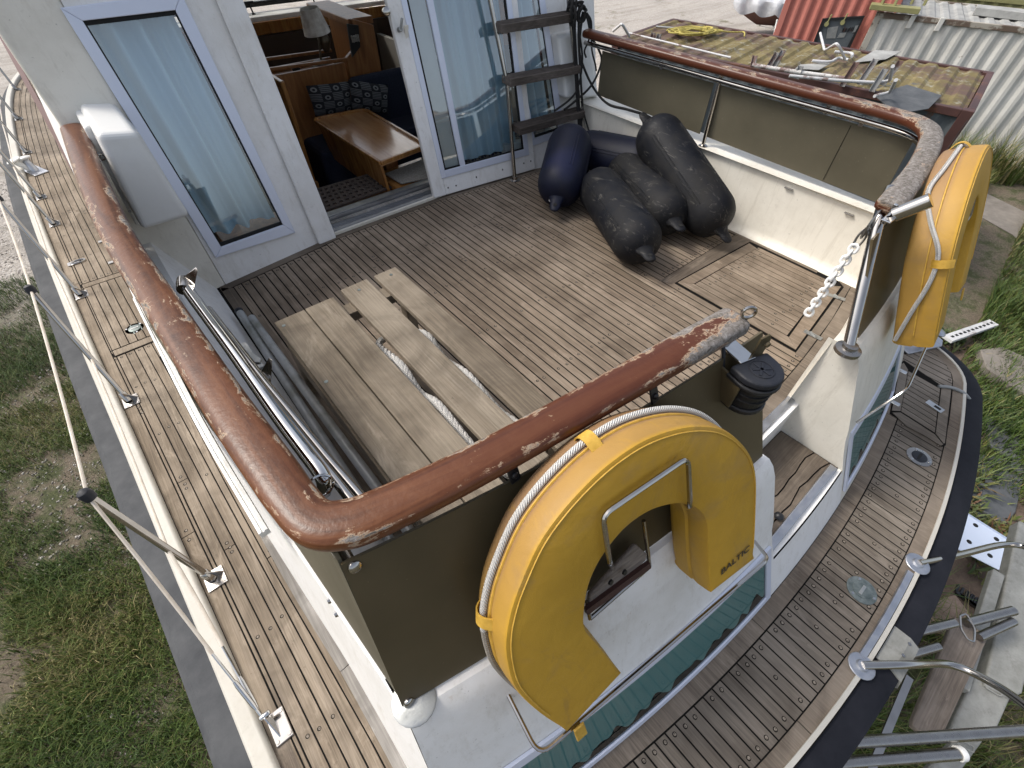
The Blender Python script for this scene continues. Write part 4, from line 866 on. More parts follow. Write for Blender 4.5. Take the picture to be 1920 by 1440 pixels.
# door track and sill
b = MB(); b.sweep([(.80, 2.70, .0), (1.66, 2.706, .0)], [(-.012, -.004), (-.012, .014), (.012, .016), (.012, -.004)], smooth=False); P2(b, 'door_sill', 'gelcoat')
for k, (yy, hh, mm) in enumerate(((2.728, .030, 'aluminium'), (2.756, .034, 'aluminium'), (2.822, .055, 'aluminium'))):
    b = MB(); b.sweep([(.80, yy, .0), (1.9, yy+.006, .0)], [(-.012, 0), (-.012, hh), (-.007, hh), (-.005, hh*.5), (.005, hh*.5), (.007, hh), (.012, hh), (.012, 0)], smooth=False); P2(b, 'door_track', mm)
b = MB(); b.rnd = .7; b.box((1.35, 2.788, .020), (1.1, .034, .036)); P2(b, 'track_board', 'bleached_strip', bevel=.004)
b = MB(); b.box((1.35, 2.876, .018), (1.1, .08, .05)); P2(b, 'door_sill', 'galvanised', bevel=.004)
# moulded covers on both sides of the bulkhead
b = MB(); c0, c1, c2, c3 = Y(179, 251, 2.38), Y(256, 246, 2.38), Y(358, 406, 2.34), Y(268, 433, 2.34); b.prism([c0, c1, c2, c3], 1.0, (0, .42, 0)); ICV = P2(b, 'instrument_cover', 'cover_white', bevel=.022, seg=4)
b = MB(); b.prism([Y(156, 239, 2.58), Y(206, 222, 2.60), Y(262, 250, 2.60), Y(352, 398, 2.58), Y(256, 425, 2.58)], 1.0, (0, .3, 0)); b.build('base_flange', 'cover_white', ICV, bevel=.012, seg=3)
b = MB()
for px, py in ((191, 237), (184, 288), (243, 396)): b = MB(); b.lathe(Y(px, py, 2.575), (0, -1, .3), [(.007, 0), (.006, .006)], 8); P2(b, 'screw', 'stainless_dull')
b = MB(); c = Y(187, 295, 2.56); b.tube([c+np.array((.018*math.cos(t), -.004, .012*math.sin(t))) for t in np.linspace(0, 2*math.pi, 13)[:-1]], .003, 6, closed=True); P2(b, 'ring', 'stainless')
b = MB(); d0, d1, d2, d3 = YR(1046, 68, 2.49), YR(1100, 52, 2.49), YR(1125, 182, 2.47), YR(1062, 186, 2.47); b.prism([d0, d1, d2, d3], 1.0, (0, .10, 0)); P2(b, 'instrument_cover', 'cover_white', bevel=.024, seg=4)
# cabin shell, roof and interior
def boxp(name, c, s, mat, bevel=0.0, parent=BOAT): bb = MB(); bb.box(c, s); return P2(bb, name, mat, parent, bevel=bevel)
b = MB(); rows = []
for z_, x_ in ((DK, -.20), (.24, -.235), (.32, -.228), (.58, -.175), (.8, -.105), (1.2, -.075), (ZT, -.06)): rows.append([(x_, 2.77+RK*max(0, z_-.3), z_), (x_, 6.57, z_)])
b.quadsheet(rows, False); P2(b, 'cabin_side', 'gelcoat_white', solid=.03)
boxp('cabin_side', (2.95, 4.4, -.25), (.1, 3.2, 1.0), 'gelcoat_white', .02)
boxp('cabin_roof', (XC, 4.92, 1.98), (3.4, 3.7, .07), 'gelcoat_white', .03)
boxp('cabin_front', (XC, 6.06, .0), (3.3, .08, 1.02), 'gelcoat_white')
b = MB(); b.sweep([X(142, 322, -.256), X(97, 238, -.256), X(0, 62, -.256)], [(-.016, -.022), (.016, -.022), (.016, .022), (-.016, .022)]); P2(b, 'side_moulding', 'moulding_brown')
boxp('cabin_liner', (2.885, 4.5, .02), (.02, 3.0, .55), 'headliner')
boxp('cabin_liner', (o0[0]+.075, 4.75, .5), (.02, 3.1, 2.6), 'cabin_dark')
boxp('cabin_floor', (XC, 4.6, -.62), (3.2, 3.0, .06), 'cabin_floor')
boxp('cabin_step', (1.1, 3.06, -.33), (1.7, .42, .62), 'cherry_dark', .006)
boxp('cabin_liner', (XC, 2.78, .72-.9), (3.1, .03, .3), 'cabin_dark')
boxp('cabin_liner', (XC, 5.78, -.02), (3.1, .03, .88), 'cabin_dark')  # dark liner added over the white front: shade of the opening as colour
boxp('cabin_liner', (2.5, 4.6, -.2), (.7, .03, .7), 'cabin_dark')
boxp('window_sill', (XC, 5.93, .535), (3.1, .22, .05), 'gelcoat_white', .01)
boxp('window_fascia', (XC, 5.80, .475), (3.0, .04, .10), 'varnished_teak', .006)
for x in (1.38, 1.66, 2.3):
    bb = MB(); bb.box((x, 5.99, .64), (.16, .025, .03)); bb.tube([(x+.03, 5.97, .63), (x+.035, 5.95, .565)], .008, 8); bb.lathe((x+.036, 5.95, .56), (0, 0, 1), [(.014, -.02), (.02, -.005), (.012, .012)], 10); P2(bb, 'window_latch', 'black_plastic', bevel=.003)
bb = MB(); bb.sweep([(-.1, 6.05, .62), (2.95, 6.05, .62)], [(-.02, -.02), (.02, -.02), (.02, .02), (-.02, .02)]); bb.bar((2.12, 6.05, .6), (2.12, 5.9, 1.95), .035, .03, (0, 1, 0)); bb.bar((2.9, 4.9, .25), (2.9, 4.75, 1.95), .04, .05, (0, 1, 0)); bb.bar((2.9, 3.2, .25), (2.9, 3.2, 1.95), .05, .05, (0, 1, 0)); bb.bar((2.9, 2.9, .25), (2.9, 6.0, .25), .04, .04); P2(bb, 'window_frame', 'black_plastic')
b = MB(); b.add([(-.1, 6.06, .62), (2.95, 6.06, .62), (2.95, 5.9, 1.95), (-.1, 5.9, 1.95)], [(0, 1, 2, 3)]); P2(b, 'windscreen', 'screen_glass')
b = MB(); b.add([(2.9, 2.95, .25), (2.9, 6.0, .25), (2.9, 6.0, 1.95), (2.9, 2.95, 1.95)], [(0, 1, 2, 3)]); P2(b, 'side_window', 'screen_glass')
# wooden console with trough top, curved end and radio
b = MB(); b.box((1.50, 4.36, -.05), (.66, .03, 1.0)); b.box((1.50, 4.62, -.05), (.66, .03, .98)); b.box((1.5, 4.49, .40), (.64, .24, .02)); b.bar((1.17, 4.34, .50), (1.86, 4.34, .47), .03, .022); b.bar((1.17, 4.63, .50), (1.86, 4.63, .48), .03, .022)
CS = P2(b, 'console', 'cherry_dark', bevel=.006)
b = MB(); b.box((1.17, 4.2, .05), (.03, .5, .92)); b.box((1.17, 4.0, -.35), (.03, .2, .3)); b.build('end_panel', 'varnished_teak', CS, bevel=.008)
b = MB(); b.prism([(1.86, 4.36, -.5), (2.16, 4.36, -.5), (2.16, 4.36, .66), (1.98, 4.36, .72), (1.97, 4.36, .60), (1.94, 4.36, .52), (1.86, 4.36, .47)], .04, (0, 1, 0)); b.box((2.07, 4.80, .69), (.22, .82, .05)); b.box((2.14, 4.8, .2), (.03, .8, 1.0)); b.build('dashboard', 'cherry_dark', CS, bevel=.006)
b = MB(); b.prism([(1.90, 4.34, .48), (1.99, 4.34, .54), (2.01, 4.34, .68), (1.915, 4.34, .70)], .015, (0, -1, 0)); RD = b.build('instrument_panel', 'black_plastic', CS)
b = MB(); b.box((1.955, 4.318, .60), (.07, .012, .05)); b.build('radio', 'stainless_dull', CS, bevel=.004)
boxp('settee', (2.05, 4.18, -.25), (1.5, .42, .45), 'navy_fabric', .04)
boxp('settee', (2.72, 3.5, -.2), (.34, 1.3, .5), 'tartan', .04)
boxp('settee', (2.30, 4.31, .12), (.95, .07, .46), 'navy_fabric', .03)
# saloon table
tq = [Z(*p, .20) for p in ((587, 225), (676, 205), (693, 208), (800, 274), (714, 307))]
b = MB(); b.prism(tq[::-1], .022, (0, 0, -1)); TB = P2(b, 'saloon_table', 'table_wood', bevel=.004)
b = MB(); path_ = fillet([tq[4], tq[0], lerp(tq[1], tq[2], .5), tq[3], tq[4]], .07, 5); b.sweep([p+np.array((0, 0, .004)) for p in path_], [(-.012, -.012), (.012, -.012), (.012, .012), (-.012, .012)], smooth=False); b.build('fiddle_rail', 'varnished_teak', TB, bevel=.004)
b = MB(); b.prism([tq[0]+np.array((.02, -.02, -.02)), tq[4]+np.array((0, .02, -.02)), tq[4]+np.array((.03, .02, -.30)), tq[0]+np.array((.06, -.04, -.30))], .02, (1, 0, 0)); b.build('drop_leaf', 'varnished_teak', TB, bevel=.004)
b = MB(); b.box((1.56, 3.5, -.2), (.1, .5, .76)); b.build('leg', 'cherry_dark', TB)
cx = [Z(*p, .03) for p in ((700, 326), (790, 294), (804, 338), (745, 352))]
b = MB(); b.prism(cx, .05, (0, 0, -1)); P2(b, 'locker_top', 'varnished_teak', bevel=.006)
# ---- boarding ladder on the bulkhead
LD = MB(); l0, l1, l2 = np.array((2.19, 2.563, .0)), YR(951, 160, 2.54), YR(915, -18, 2.54)
LD.tube([l0, l1, l2], .0145, 12); r0, r1 = YR(1089, 225, 2.45), YR(1065, -10, 2.45); LD.tube([np.array((r0[0]-.01, 2.45, .0)), r0, r1], .0145, 12); LDo = P2(LD, 'boarding_ladder', 'stainless')
b = MB()
for q in (l0, np.array((r0[0]-.01, 2.45, 0))): b = MB(); b.lathe(q, (0, 0, 1), [(.04, 0), (.04, .004), (.022, .01), (.018, .03)], 18); b.build('foot', 'stainless', LDo)
for (pa, pb_) in (((932, 52), (1072, 30)), ((949, 152), (1080, 127)), ((967, 243), (1088, 210))):
    a_, c_ = YR(*pa, 2.52), YR(*pb_, 2.44); b = MB(); b.rnd = random.random(); b.bar(a_, c_, .11, .044)
    d = (c_-a_)/np.linalg.norm(c_-a_); s2 = np.cross((0, 0, 1), d)
    for k in (-.03, -.01, .01, .03): b.bar(a_+s2*k+np.array((0, 0, .0235)), c_+s2*k+np.array((0, 0, .0235)), .009, .004)
    b.build('tread', 'tread_wood', LDo, bevel=.004)
# ---- stanchions and lifelines, port
ST = [((400, 1086), (162, 928)), ((243, 753), (57, 543)), ((151, 554), (-4, 372)), ((101, 421), None), ((76, 371), None), ((50, 287), None), ((34, 224), None), ((31, 169), None)]
tops = []
for i, (bp, tp) in enumerate(ST):
    c = Z(*bp, DK); 
    if tp: t = Z(*tp, .20)
    else: t = c+np.array((-.05, .16, .60))
    tops.append((c, t)); b = MB(); b.tube([c+np.array((0, 0, .01)), t], .0125, 12); Sx = P2(b, 'stanchion', 'stainless')
    b = MB(); b.box(c+np.array((.008, -.005, .004)), (.075, .085, .006)); b.lathe(c+(t-c)*.012, t-c, [(.019, 0), (.018, .05), (.0145, .055)], 14); b.prism([c+np.array((.045, .0, .006)), c+np.array((.0, .0, .07)), c+np.array((-.0, .0, .006))], .006, (0, 1, 0))
    for sx, sy in ((-.025, .03), (-.025, -.038), (.038, .03), (.038, -.038)): b.lathe(c+np.array((.008+sx*.8, sy*.9-.002, .007)), (0, 0, 1), [(.006, 0), (.005, .002)], 8)
    b.build('base', 'stainless', Sx, bevel=.002)
    b = MB(); d = (t-c)/np.linalg.norm(t-c); b.lathe(t-d*.02, d, [(.019, 0), (.021, .02), (.019, .035), (.008, .044)], 12); b.build('cap', 'rubber_black', Sx)
ef = Z(524, 1362, DK+.005)
b = MB(); b.box(ef+np.array((0, 0, 0)), (.06, .105, .006)); EF = P2(b, 'lifeline_anchor', 'stainless', bevel=.003)
b = MB(); b.prism([ef+np.array((-.01, -.03, .003)), ef+np.array((-.01, .03, .003)), ef+np.array((-.018, .055, .05)), ef+np.array((-.018, .035, .055))], .004, (1, 0, 0)); b.lathe(ef+np.array((-.03, .045, .05)), (1, 0, 0), [(.006, 0), (.009, .004), (.009, .03), (.006, .034)], 10); b.build('lug', 'chrome', EF)
b = MB()
for sx, sy in ((-.02, .04), (.02, .04), (.02, -.04), (-.02, -.04)): b = MB(); b.lathe(ef+np.array((sx, sy, .003)), (0, 0, 1), [(.007, 0), (.006, .003)], 8); b.build('screw', 'stainless', EF)
A0 = ef+np.array((-.022, .05, .05))
up_ = [t+np.array((0, 0, -.004)) for c, t in tops]; lo_ = [lerp(c, t, .42) for c, t in tops]
for nm, pts in (('lifeline', up_), ('lifeline', lo_)):
    d = pts[0]-A0; L_ = np.linalg.norm(d); d /= L_
    full = [A0+d*.27]+pts; out = []
    for p, q in zip(full, full[1:]):
        for k in range(8): t = k/8; s = lerp(p, q, t); s[2] -= .012*4*t*(1-t); out.append(s)
    out.append(full[-1]); b = MB(); b.tube(out, .0058, 8); LLn = P2(b, nm, 'line_plastic')
    b = MB(); b.tube([A0, A0+d*.03], .005, 8); b.tube([A0+d*.03, A0+d*.05, A0+d*.13, A0+d*.15], .0085, 10, scales=[.7, 1, 1, .7]); b.tube([A0+d*.15, A0+d*.28], .0045, 8); b.build('turnbuckle', 'chrome', LLn)
# bollards
def bollard(o, ux_, flip):
    bb = MB(); vx = np.array(ux_, float); vx /= np.linalg.norm(vx); vy = np.array((-vx[1], vx[0], 0)); vz = np.array((0, 0, 1.0)); bb.box(o+vz*.006, (.26, .12, .012), (vx, vy, vz)); bb.prism([o+vx*.13+vy*.06+vz*.0, o+vx*.18+vy*.02, o+vx*.18-vy*.02, o+vx*.13-vy*.06], .012, vz); B_ = P2(bb, 'bollard', 'aluminium', bevel=.004)
    bb = MB(); n0 = o+vz*.012+vx*.0; n1 = n0+vz*.085+vx*.05; bb.tube([n0-vz*.004, n0+vz*.02, n1], .03, 14, scales=[1.25, 1.0, .85]); bb.build('neck', 'aluminium', B_)
    bb = MB(); bb.lathe(n1-vz*.005, vz*.95+vx*.25, [(.03, 0), (.056, .008), (.06, .016), (.052, .026), (.02, .032)], 20)
    bb.build('cap', 'white_plastic' if not flip else 'aluminium', B_); return B_
bollard(Z(1718, 646, DK), (1, -.45, 0), 1)
BP_ = bollard(Z(66, 321, DK), (-.35, .93, 0), 0)
bb = MB(); n1 = Z(66, 321, DK)+np.array((-.085, .02, .10)); bb.lathe(n1, (-.25, .1, .95), [(.03, 0), (.056, .008), (.06, .016), (.052, .026), (.02, .032)], 20); bb.tube([Z(66, 321, DK)+np.array((-.02, .02, .01)), n1], .026, 12); bb.build('cap', 'white_plastic', BP_)
b = MB(); c = Z(1722, 640, DK)
# stainless boarding rails at the stern, with flanges
for pts in ([(1722, 1056, None), (1800, 1040, -.72), (1876, 1022, -.86), (1925, 1026, -.94), (2000, 1060, -1.0)], [(1617, 1248, None), (1700, 1246, -.70), (1780, 1246, -.84), (1850, 1275, -.93), (1925, 1325, -1.0), (2000, 1400, -1.05)]):
    P_ = [Z(px, py, DK+.01) if yv is None else Y(px, py, yv) for px, py, yv in pts]; b = MB(); b.tube(smooth(P_, 6), .0145, 14); RL = P2(b, 'boarding_rail', 'stainless')
    b = MB(); c = P_[0]; b.lathe(c+np.array((0, 0, -.008)), (0, 0, 1), [(.046, 0), (.046, .004), (.044, .006), (.022, .007), (.0175, .014)], 22)
    for t in (.5, 2.6, 4.7): b.lathe(c+np.array((.034*math.cos(t), .034*math.sin(t), -.004)), (0, 0, 1), [(.007, 0), (.006, .003)], 8)
    b.build('flange', 'aluminium', RL)
# swim platform slung under the stern
SP = MB(); z = -1.2; SP.prism([Z(*p, z) for p in ((1782, 1160), (1800, 1166), (1845, 1196), (1762, 1372), (1716, 1374), (1702, 1362), (1703, 1350))], .035); SPo = P2(SP, 'swim_platform', 'grey_board', bevel=.006)
def tb(a, c, r, za, zc, name='tube', mat='stainless_dull'):
    bb = MB(); bb.tube([Z(*a, za), Z(*c, zc)], r, 14); return bb.build(name, mat, SPo)
tb((1600, 1392), (1960, 1368), .024, -.98, -1.02); tb((1560, 1432), (1805, 1413), .024, -1.0, -1.02); tb((1700, 1190), (1790, 1168), .022, -1.05, -1.05); tb((1690, 1232), (1760, 1212), .02, -1.05, -1.05); tb((1812, 1168), (1900, 1145), .024, -1.12, -1.12); tb((1835, 1195), (1900, 1165), .022, -1.14, -1.14)
bb = MB(); bb.lathe(Z(1800, 1413, -1.02), Z(1805, 1413, -1.02)-Z(1780, 1415, -1.02), [(.03, -.01), (.03, .012), (.026, .018)], 18); bb.build('end_cap', 'white_plastic', SPo)
bb = MB(); q_ = [Z(*p, -1.1) for p in ((1800, 1155), (1812, 1150), (1828, 1180), (1826, 1204), (1815, 1200), (1801, 1178))]; bb.tube(fillet(q_+[q_[0]], .02, 3), .005, 8); bb.build('ring', 'stainless', SPo)
for poly, zz_, h_ in (([(1912, 975), (1960, 1000), (1960, 1120), (1918, 1300), (1895, 1310), (1845, 1285), (1862, 1210), (1880, 1120)], -1.32, .09), ([(1830, 1262), (1900, 1300), (1868, 1372), (1780, 1370), (1792, 1340)], -1.34, .05), ([(1790, 1388), (1846, 1388), (1800, 1450), (1730, 1450)], -1.36, .05)):
    bb = MB(); bb.prism([Z(*p, zz_) for p in poly], h_, (0, 0, -1)); bb.build('frame', 'alu_grey', SPo, bevel=.012, seg=3)
for c_ in ((1863, 1293), (1810, 1397), (1921, 1182)):
    bb = MB(); o = Z(*c_, -1.325); d1 = Z(c_[0]+12, c_[1]+7, -1.325)-o; d1 /= np.linalg.norm(d1); d2 = np.array((-d1[1], d1[0], 0)); bb.tube(fillet([o+d1*.035+d2*.014, o+d1*.035-d2*.014, o-d1*.035-d2*.014, o-d1*.035+d2*.014, o+d1*.035+d2*.014], .012, 3), .004, 8); bb.build('slot_rim', 'alu_grey', SPo)
bb = MB(); bb.bar(Z(1705, 1270, -1.0), Z(1632, 1445, -1.0), .03, .012); bb.build('side_rail', 'stainless', SPo); bb = MB(); bb.bar(Z(1868, 1075, -1.3), Z(1800, 1290, -1.3), .06, .05); bb.build('channel', 'alu_grey', SPo, bevel=.006)
# grey hose over the stern
b = MB(); b.tube(smooth([Z(1760, 724, DK+.012), Z(1785, 727, DK+.016), Z(1808, 738, DK+.0), Z(1822, 757, DK-.06), Z(1826, 778, DK-.14)], 6), .009, 10); P2(b, 'hose', 'hose_grey')
# wire lifebuoy holders fixed to the transom
def holder(tr):
    bb = MB(); r = .0055
    bb.tube(fillet([tr(p) for p in HP], .035, 5), r, 8); bb.tube(fillet([tr(p) for p in HS], .022, 4), r, 8); bb.tube([tr(HB[0]), tr(HB[1])], r, 8); bb.tube([tr(HB[2]), tr(HB[3])], r, 8); bb.tube([tr(HB[1]), tr(HB[3])], r, 8)
    return P2(bb, 'lifebuoy_holder', 'stainless')
SW = .03
HP = [T(950, 1297, .02), T(1011, 1418, .16), T(1441, 1048, .16), T(1415, 1015, .03)]
HS = [T(1150, 1066, .06), T(1143, 1055, .19), T(1130, 966, .19), T(1290, 857, .19), T(1294, 950, .19), T(1288, 955, .06)]
HB = [T(1207, 976, .05), T(1218, 1062, .05), T(1100, 1128, .05), T(1106, 1160, .05)]
holder(lambda p: p)
def mirT(p): q = np.array(p, float); q[0] = mir(q[0]); return q
holder(mirT)
# outboard pad on the transom
b = MB(); pq = [T(*p, .04) for p in ((1100, 1110), (1186, 1016), (1206, 1034), (1205, 1046), (1098, 1148))]; b.rnd = .2; b.prism(pq, .012, (0, -.9, .42)); MP = P2(b, 'mounting_pad', 'grey_board', bevel=.004)
b = MB(); b.bar(T(1098, 1146, .06), T(1217, 1058, .06), .02, .012, (0, -.9, .42)); b.build('metal_strip', 'frame_red_rust', MP)
b = MB()
for q in ((1144, 1091), (1170, 1072)): b = MB(); b.lathe(T(*q, .066), (0, -.91, .42), [(.008, 0), (.007, .005)], 8); b.build('screw', 'black_plastic', MP)
keep(BOAT)
# ------------------------------------------------------------------ LOOSE THINGS ABOARD
# horseshoe lifebuoys
bo = np.array((.6, Ty(.6, .1, .17), .1)); bn = np.array((-.123, -1.0, .46)); bn /= np.linalg.norm(bn)
def BPx(cx, cy, off=0.0): return Pl(880+cx/2.057, 740+cy/2.057, bo+bn*off, bn)
outer_px = [(380, 1305), (275, 1238), (185, 1150), (150, 1060), (140, 960), (158, 850), (195, 740), (262, 590), (345, 468), (450, 350), (560, 252), (680, 175), (800, 132), (900, 120), (985, 135), (1052, 182), (1095, 245), (1112, 320), (1112, 420), (1106, 540), (1098, 640)]
inner_px = [(935, 768), (926, 700), (922, 610), (919, 510), (890, 452), (830, 427), (765, 432), (695, 456), (622, 505), (560, 570), (502, 655), (466, 740), (450, 830), (452, 905), (500, 965), (590, 1078)]
Oq = smooth([BPx(*p) for p in outer_px], 4); Iq = smooth([BPx(*p) for p in inner_px], 4)
def lifebuoy(tr, label, text):
    n = tr(bo+bn)-tr(bo); loop = [tr(p) for p in Oq+Iq]; TH = .125
    L = empty('lifebuoy', label, 'lifebuoy', tuple(tr(bo)), 'yellow horseshoe lifebuoys on the stern')
    cen = sum(loop)/len(loop); b = MB(); N = len(loop); rings = []
    for (dz, k) in ((0, .010), (-.003, .003), (-.012, .0), (-.045, -.003), (-.060, .001), (-.066, -.004), (-.105, -.002), (-.120, .004), (-.125, .012)):
        ring = []
        for i in range(N):
            t = loop[(i+1) % N]-loop[i-1]; t /= np.linalg.norm(t)+1e-9; s = np.cross(t, n); ring.append(loop[i]+n*dz+s*k*(-1 if tr is not ident else 1))
        rings.append(ring)
    s0 = np.linalg.norm(rings[0][40]-cen)
    if np.linalg.norm(rings[0][40]-cen) > np.linalg.norm(loop[40]-cen):           # make the bevel go inwards
        rings = [[2*loop[i]+2*n*0-(r[i]-n*((r[i]-loop[i])@n))+n*((r[i]-loop[i])@n) for i in range(N)] for r in rings]
    wear = []
    for k, r in enumerate(rings):
        for i in range(N): wear.append(max(0, min(1, interp(i, (14, 28, 48, 60, 76, 90), (.35, 1.0, 1.0, .6, .35, 0))*(1.0 if k > 3 else .55 if k > 1 else 0))))
    vs = [p for r in rings for p in r]; fs = []
    for k in range(len(rings)-1):
        for i in range(N): fs.append((k*N+i, k*N+(i+1) % N, (k+1)*N+(i+1) % N, (k+1)*N+i))
    o = b.add(vs, fs, True, wear)
    b.f.append(tuple(range(N))[::-1]); b.f.append(tuple((len(rings)-1)*N+i for i in range(N))); b.mi += [0, 0]; b.sm += [False, False]
    B_ = b.build('cover', 'yellow_vinyl', L); bmx = bmesh.new(); bmx.from_mesh(B_.data); bmesh.ops.recalc_face_normals(bmx, faces=bmx.faces); bmesh.ops.triangulate(bmx, faces=[f for f in bmx.faces if len(f.verts) > 4]); bmx.to_mesh(B_.data); bmx.free()
    b = MB(); b.tube([p+(cen-p)/np.linalg.norm(cen-p)*.012+n*.0005 for p in loop[3:len(Oq)-2]], .0017, 5); b.build('seam', 'yellow_strap', L)
    for dz in (-.064,):
        b = MB(); b.tube([p+n*dz for p in loop[3:len(Oq)-2]], .0035, 6); b.build('piping', 'yellow_strap', L)
    rp = [tr(p)-n*(.075 if tr is ident else interp(i, (0, 46, 55, 66, 79), (.075, .075, .112, .02, .115))) for i, p in enumerate(Oq)]; outw = []
    for i, p in enumerate(rp):
        t = rp[min(i+1, len(rp)-1)]-rp[max(i-1, 0)]; t /= np.linalg.norm(t); s = np.cross(t, n); s = s if s@(p-cen) > 0 else -s; outw.append(s)
    pth = [p+s*.009 for p, s in zip(rp, outw)]
    b = MB(); b.tube(pth[14:70] if tr is ident else smooth(pth[14:80:5], 5), .0075, 10); b.build('rope', 'rope_white', L)
    b = MB(); b.tube(pth[1:15], .007, 8); b.build('rope', 'rope_dirty', L)
    for k in (16, 40, 66):
        p, s = pth[k], outw[k]; t = pth[k+1]-pth[k-1]; t /= np.linalg.norm(t); b = MB()
        arcp = [p-s*.010+n*.030, p+s*.006+n*.016, p+s*.012, p+s*.006-n*.016, p-s*.010-n*.030]; b.sweep(smooth(arcp, 4), [(-.014, -.0015), (.014, -.0015), (.014, .0015), (-.014, .0015)], up=tuple(s)); b.build('strap', 'yellow_strap', L)
    e = tr(BPx(425, 1290, .0)); d = tr(BPx(445, 1345, .0))-e; d /= np.linalg.norm(d); b = MB(); b.box(e+d*.012, (.05, .03, .006), (d, np.cross(d, n), n)); b.build('strap', 'yellow_strap', L, bevel=.002)
    if text:
        cu = bpy.data.curves.new('lettering', 'FONT'); cu.body = 'BALTIC'; cu.size = 1.0; cu.extrude = .0; cu.offset = .022; cu.shear = .12
        to = bpy.data.objects.new('lettering_src', cu); COL.objects.link(to); bpy.context.view_layer.update()
        me = bpy.data.meshes.new_from_object(to.evaluated_get(bpy.context.evaluated_depsgraph_get())); bpy.data.objects.remove(to)
        p0, p1 = BPx(970, 698, .0025), BPx(1082, 598, .0025); ex = p1-p0; W_ = np.linalg.norm(ex); ex /= W_; ey = np.cross(bn, ex); ey = ey if (ey@(BPx(960, 660)-BPx(975, 698))) > 0 else -ey
        co = np.zeros(len(me.vertices)*3); me.vertices.foreach_get('co', co); co = co.reshape(-1, 3); k = W_/co[:, 0].max(); hh = W_*.17/.7
        P_ = p0+np.outer(co[:, 0]*k, ex)+np.outer(co[:, 1]*hh, ey); me.vertices.foreach_set('co', P_.ravel()); me.materials.clear(); me.materials.append(M['print_dark']); me.update()
        o = bpy.data.objects.new('lettering', me); COL.objects.link(o); o.parent = L
    keep(L)
ident = lambda p: np.array(p, float)
lifebuoy(ident, 'yellow horseshoe lifebuoy lettered BALTIC hung on the port half of the transom', True)
lifebuoy(lambda p: mirT(p)+np.array((.0, 0, .07)), 'yellow horseshoe lifebuoy on the starboard quarter, seen edge on beside the gate post', False)
# fenders
def fender(p0, p1, r, label, mat, eyes=(1, 1), valve=None):
    p0, p1 = np.array(p0, float), np.array(p1, float); d = p1-p0; L_ = np.linalg.norm(d); d /= L_
    F = empty('fender', label, 'fender', tuple((p0+p1)/2), 'black fenders piled in the cockpit')
    prof = []
    for t in np.linspace(-math.pi/2, 0, 10): prof.append((r*math.cos(t)**.8 if math.cos(t) > 0 else 0, r*.95*math.sin(t)))
    for t in np.linspace(0, math.pi/2, 10): prof.append((r*max(0, math.cos(t))**.8, L_+r*.95*math.sin(t)))
    b = MB(); b.lathe(p0, d, prof, 36)
    a = np.cross(d, (0, 0, 1.0)); a /= np.linalg.norm(a); c = np.cross(a, d)
    for th in (.5, .62, 1.9, 2.02, 2.9, 3.4, 5.0): s = a*math.cos(th)+c*math.sin(th); b.tube([p0+s*(r*.997)+d*.02, p0+s*(r*.999)+d*(L_-.02)], .0035, 6)
    b.build('body', mat, F)
    for k, (o, dd) in enumerate(((p0, -d), (p1, d))):
        if not eyes[k]: continue
        e0 = o+dd*r*.80; b = MB(); pr = []
        sx = np.cross(dd, (0, 0, 1.0)); sx /= np.linalg.norm(sx); sy = np.cross(sx, dd)
        rows = []
        for q, wd, tk in ((0, .072, .056), (.022, .050, .034), (.05, .036, .018), (.085, .034, .015), (.108, .026, .013), (.116, .012, .008)):
            rows.append([e0+dd*q+sx*wd*math.cos(t)+sy*tk*math.sin(t) for t in np.linspace(0, 2*math.pi, 17)])
        b.quadsheet(rows); b.add(rows[-1][:16], [tuple(range(16))]); b.cur = 1; h = e0+dd*.078
        for sgn in (1, -1): b.lathe(h+sy*sgn*.0135, sy*sgn, [(.014, -.006), (.013, .003)], 12)
        b.build('eye', [mat, 'dark_hole'], F)
    if valve is not None:
        b = MB(); v = np.array(valve, float); b.lathe(v, v-(p0+p1)/2, [(.008, -.004), (.008, .003), (.004, .005)], 10); b.build('valve', 'white_plastic', F)
    keep(F)
fender(Z(1127, 358, .15), Z(1192, 447, .15), .142, 'black fender lying lowest and nearest in the pile, in front of the others', 'fender_vinyl', (0, 1), Z(1215, 454, .17))
fender(Z(1178, 322, .16), Z(1246, 396, .15), .142, 'black fender in the middle of the pile between the front one and the tallest one', 'fender_vinyl', (0, 1), Z(1271, 396, .17))
fender((2.70, 1.74, .40), Z(1328, 396, .17), .150, 'long black fender leaning on the white coaming with both eyes showing', 'fender_vinyl', (1, 1), None)
fender((2.40, 2.24, .27), (2.17, 2.07, .165), .152, 'navy blue fender standing askew at the foot of the ladder', 'fender_navy', (0, 1), Z(1031, 376, .10))
fender((2.66, 2.26, .17), (2.73, 1.90, .20), .148, 'dark fender lying at the back of the pile, half hidden against the coaming', 'fender_navy', (0, 0), None)
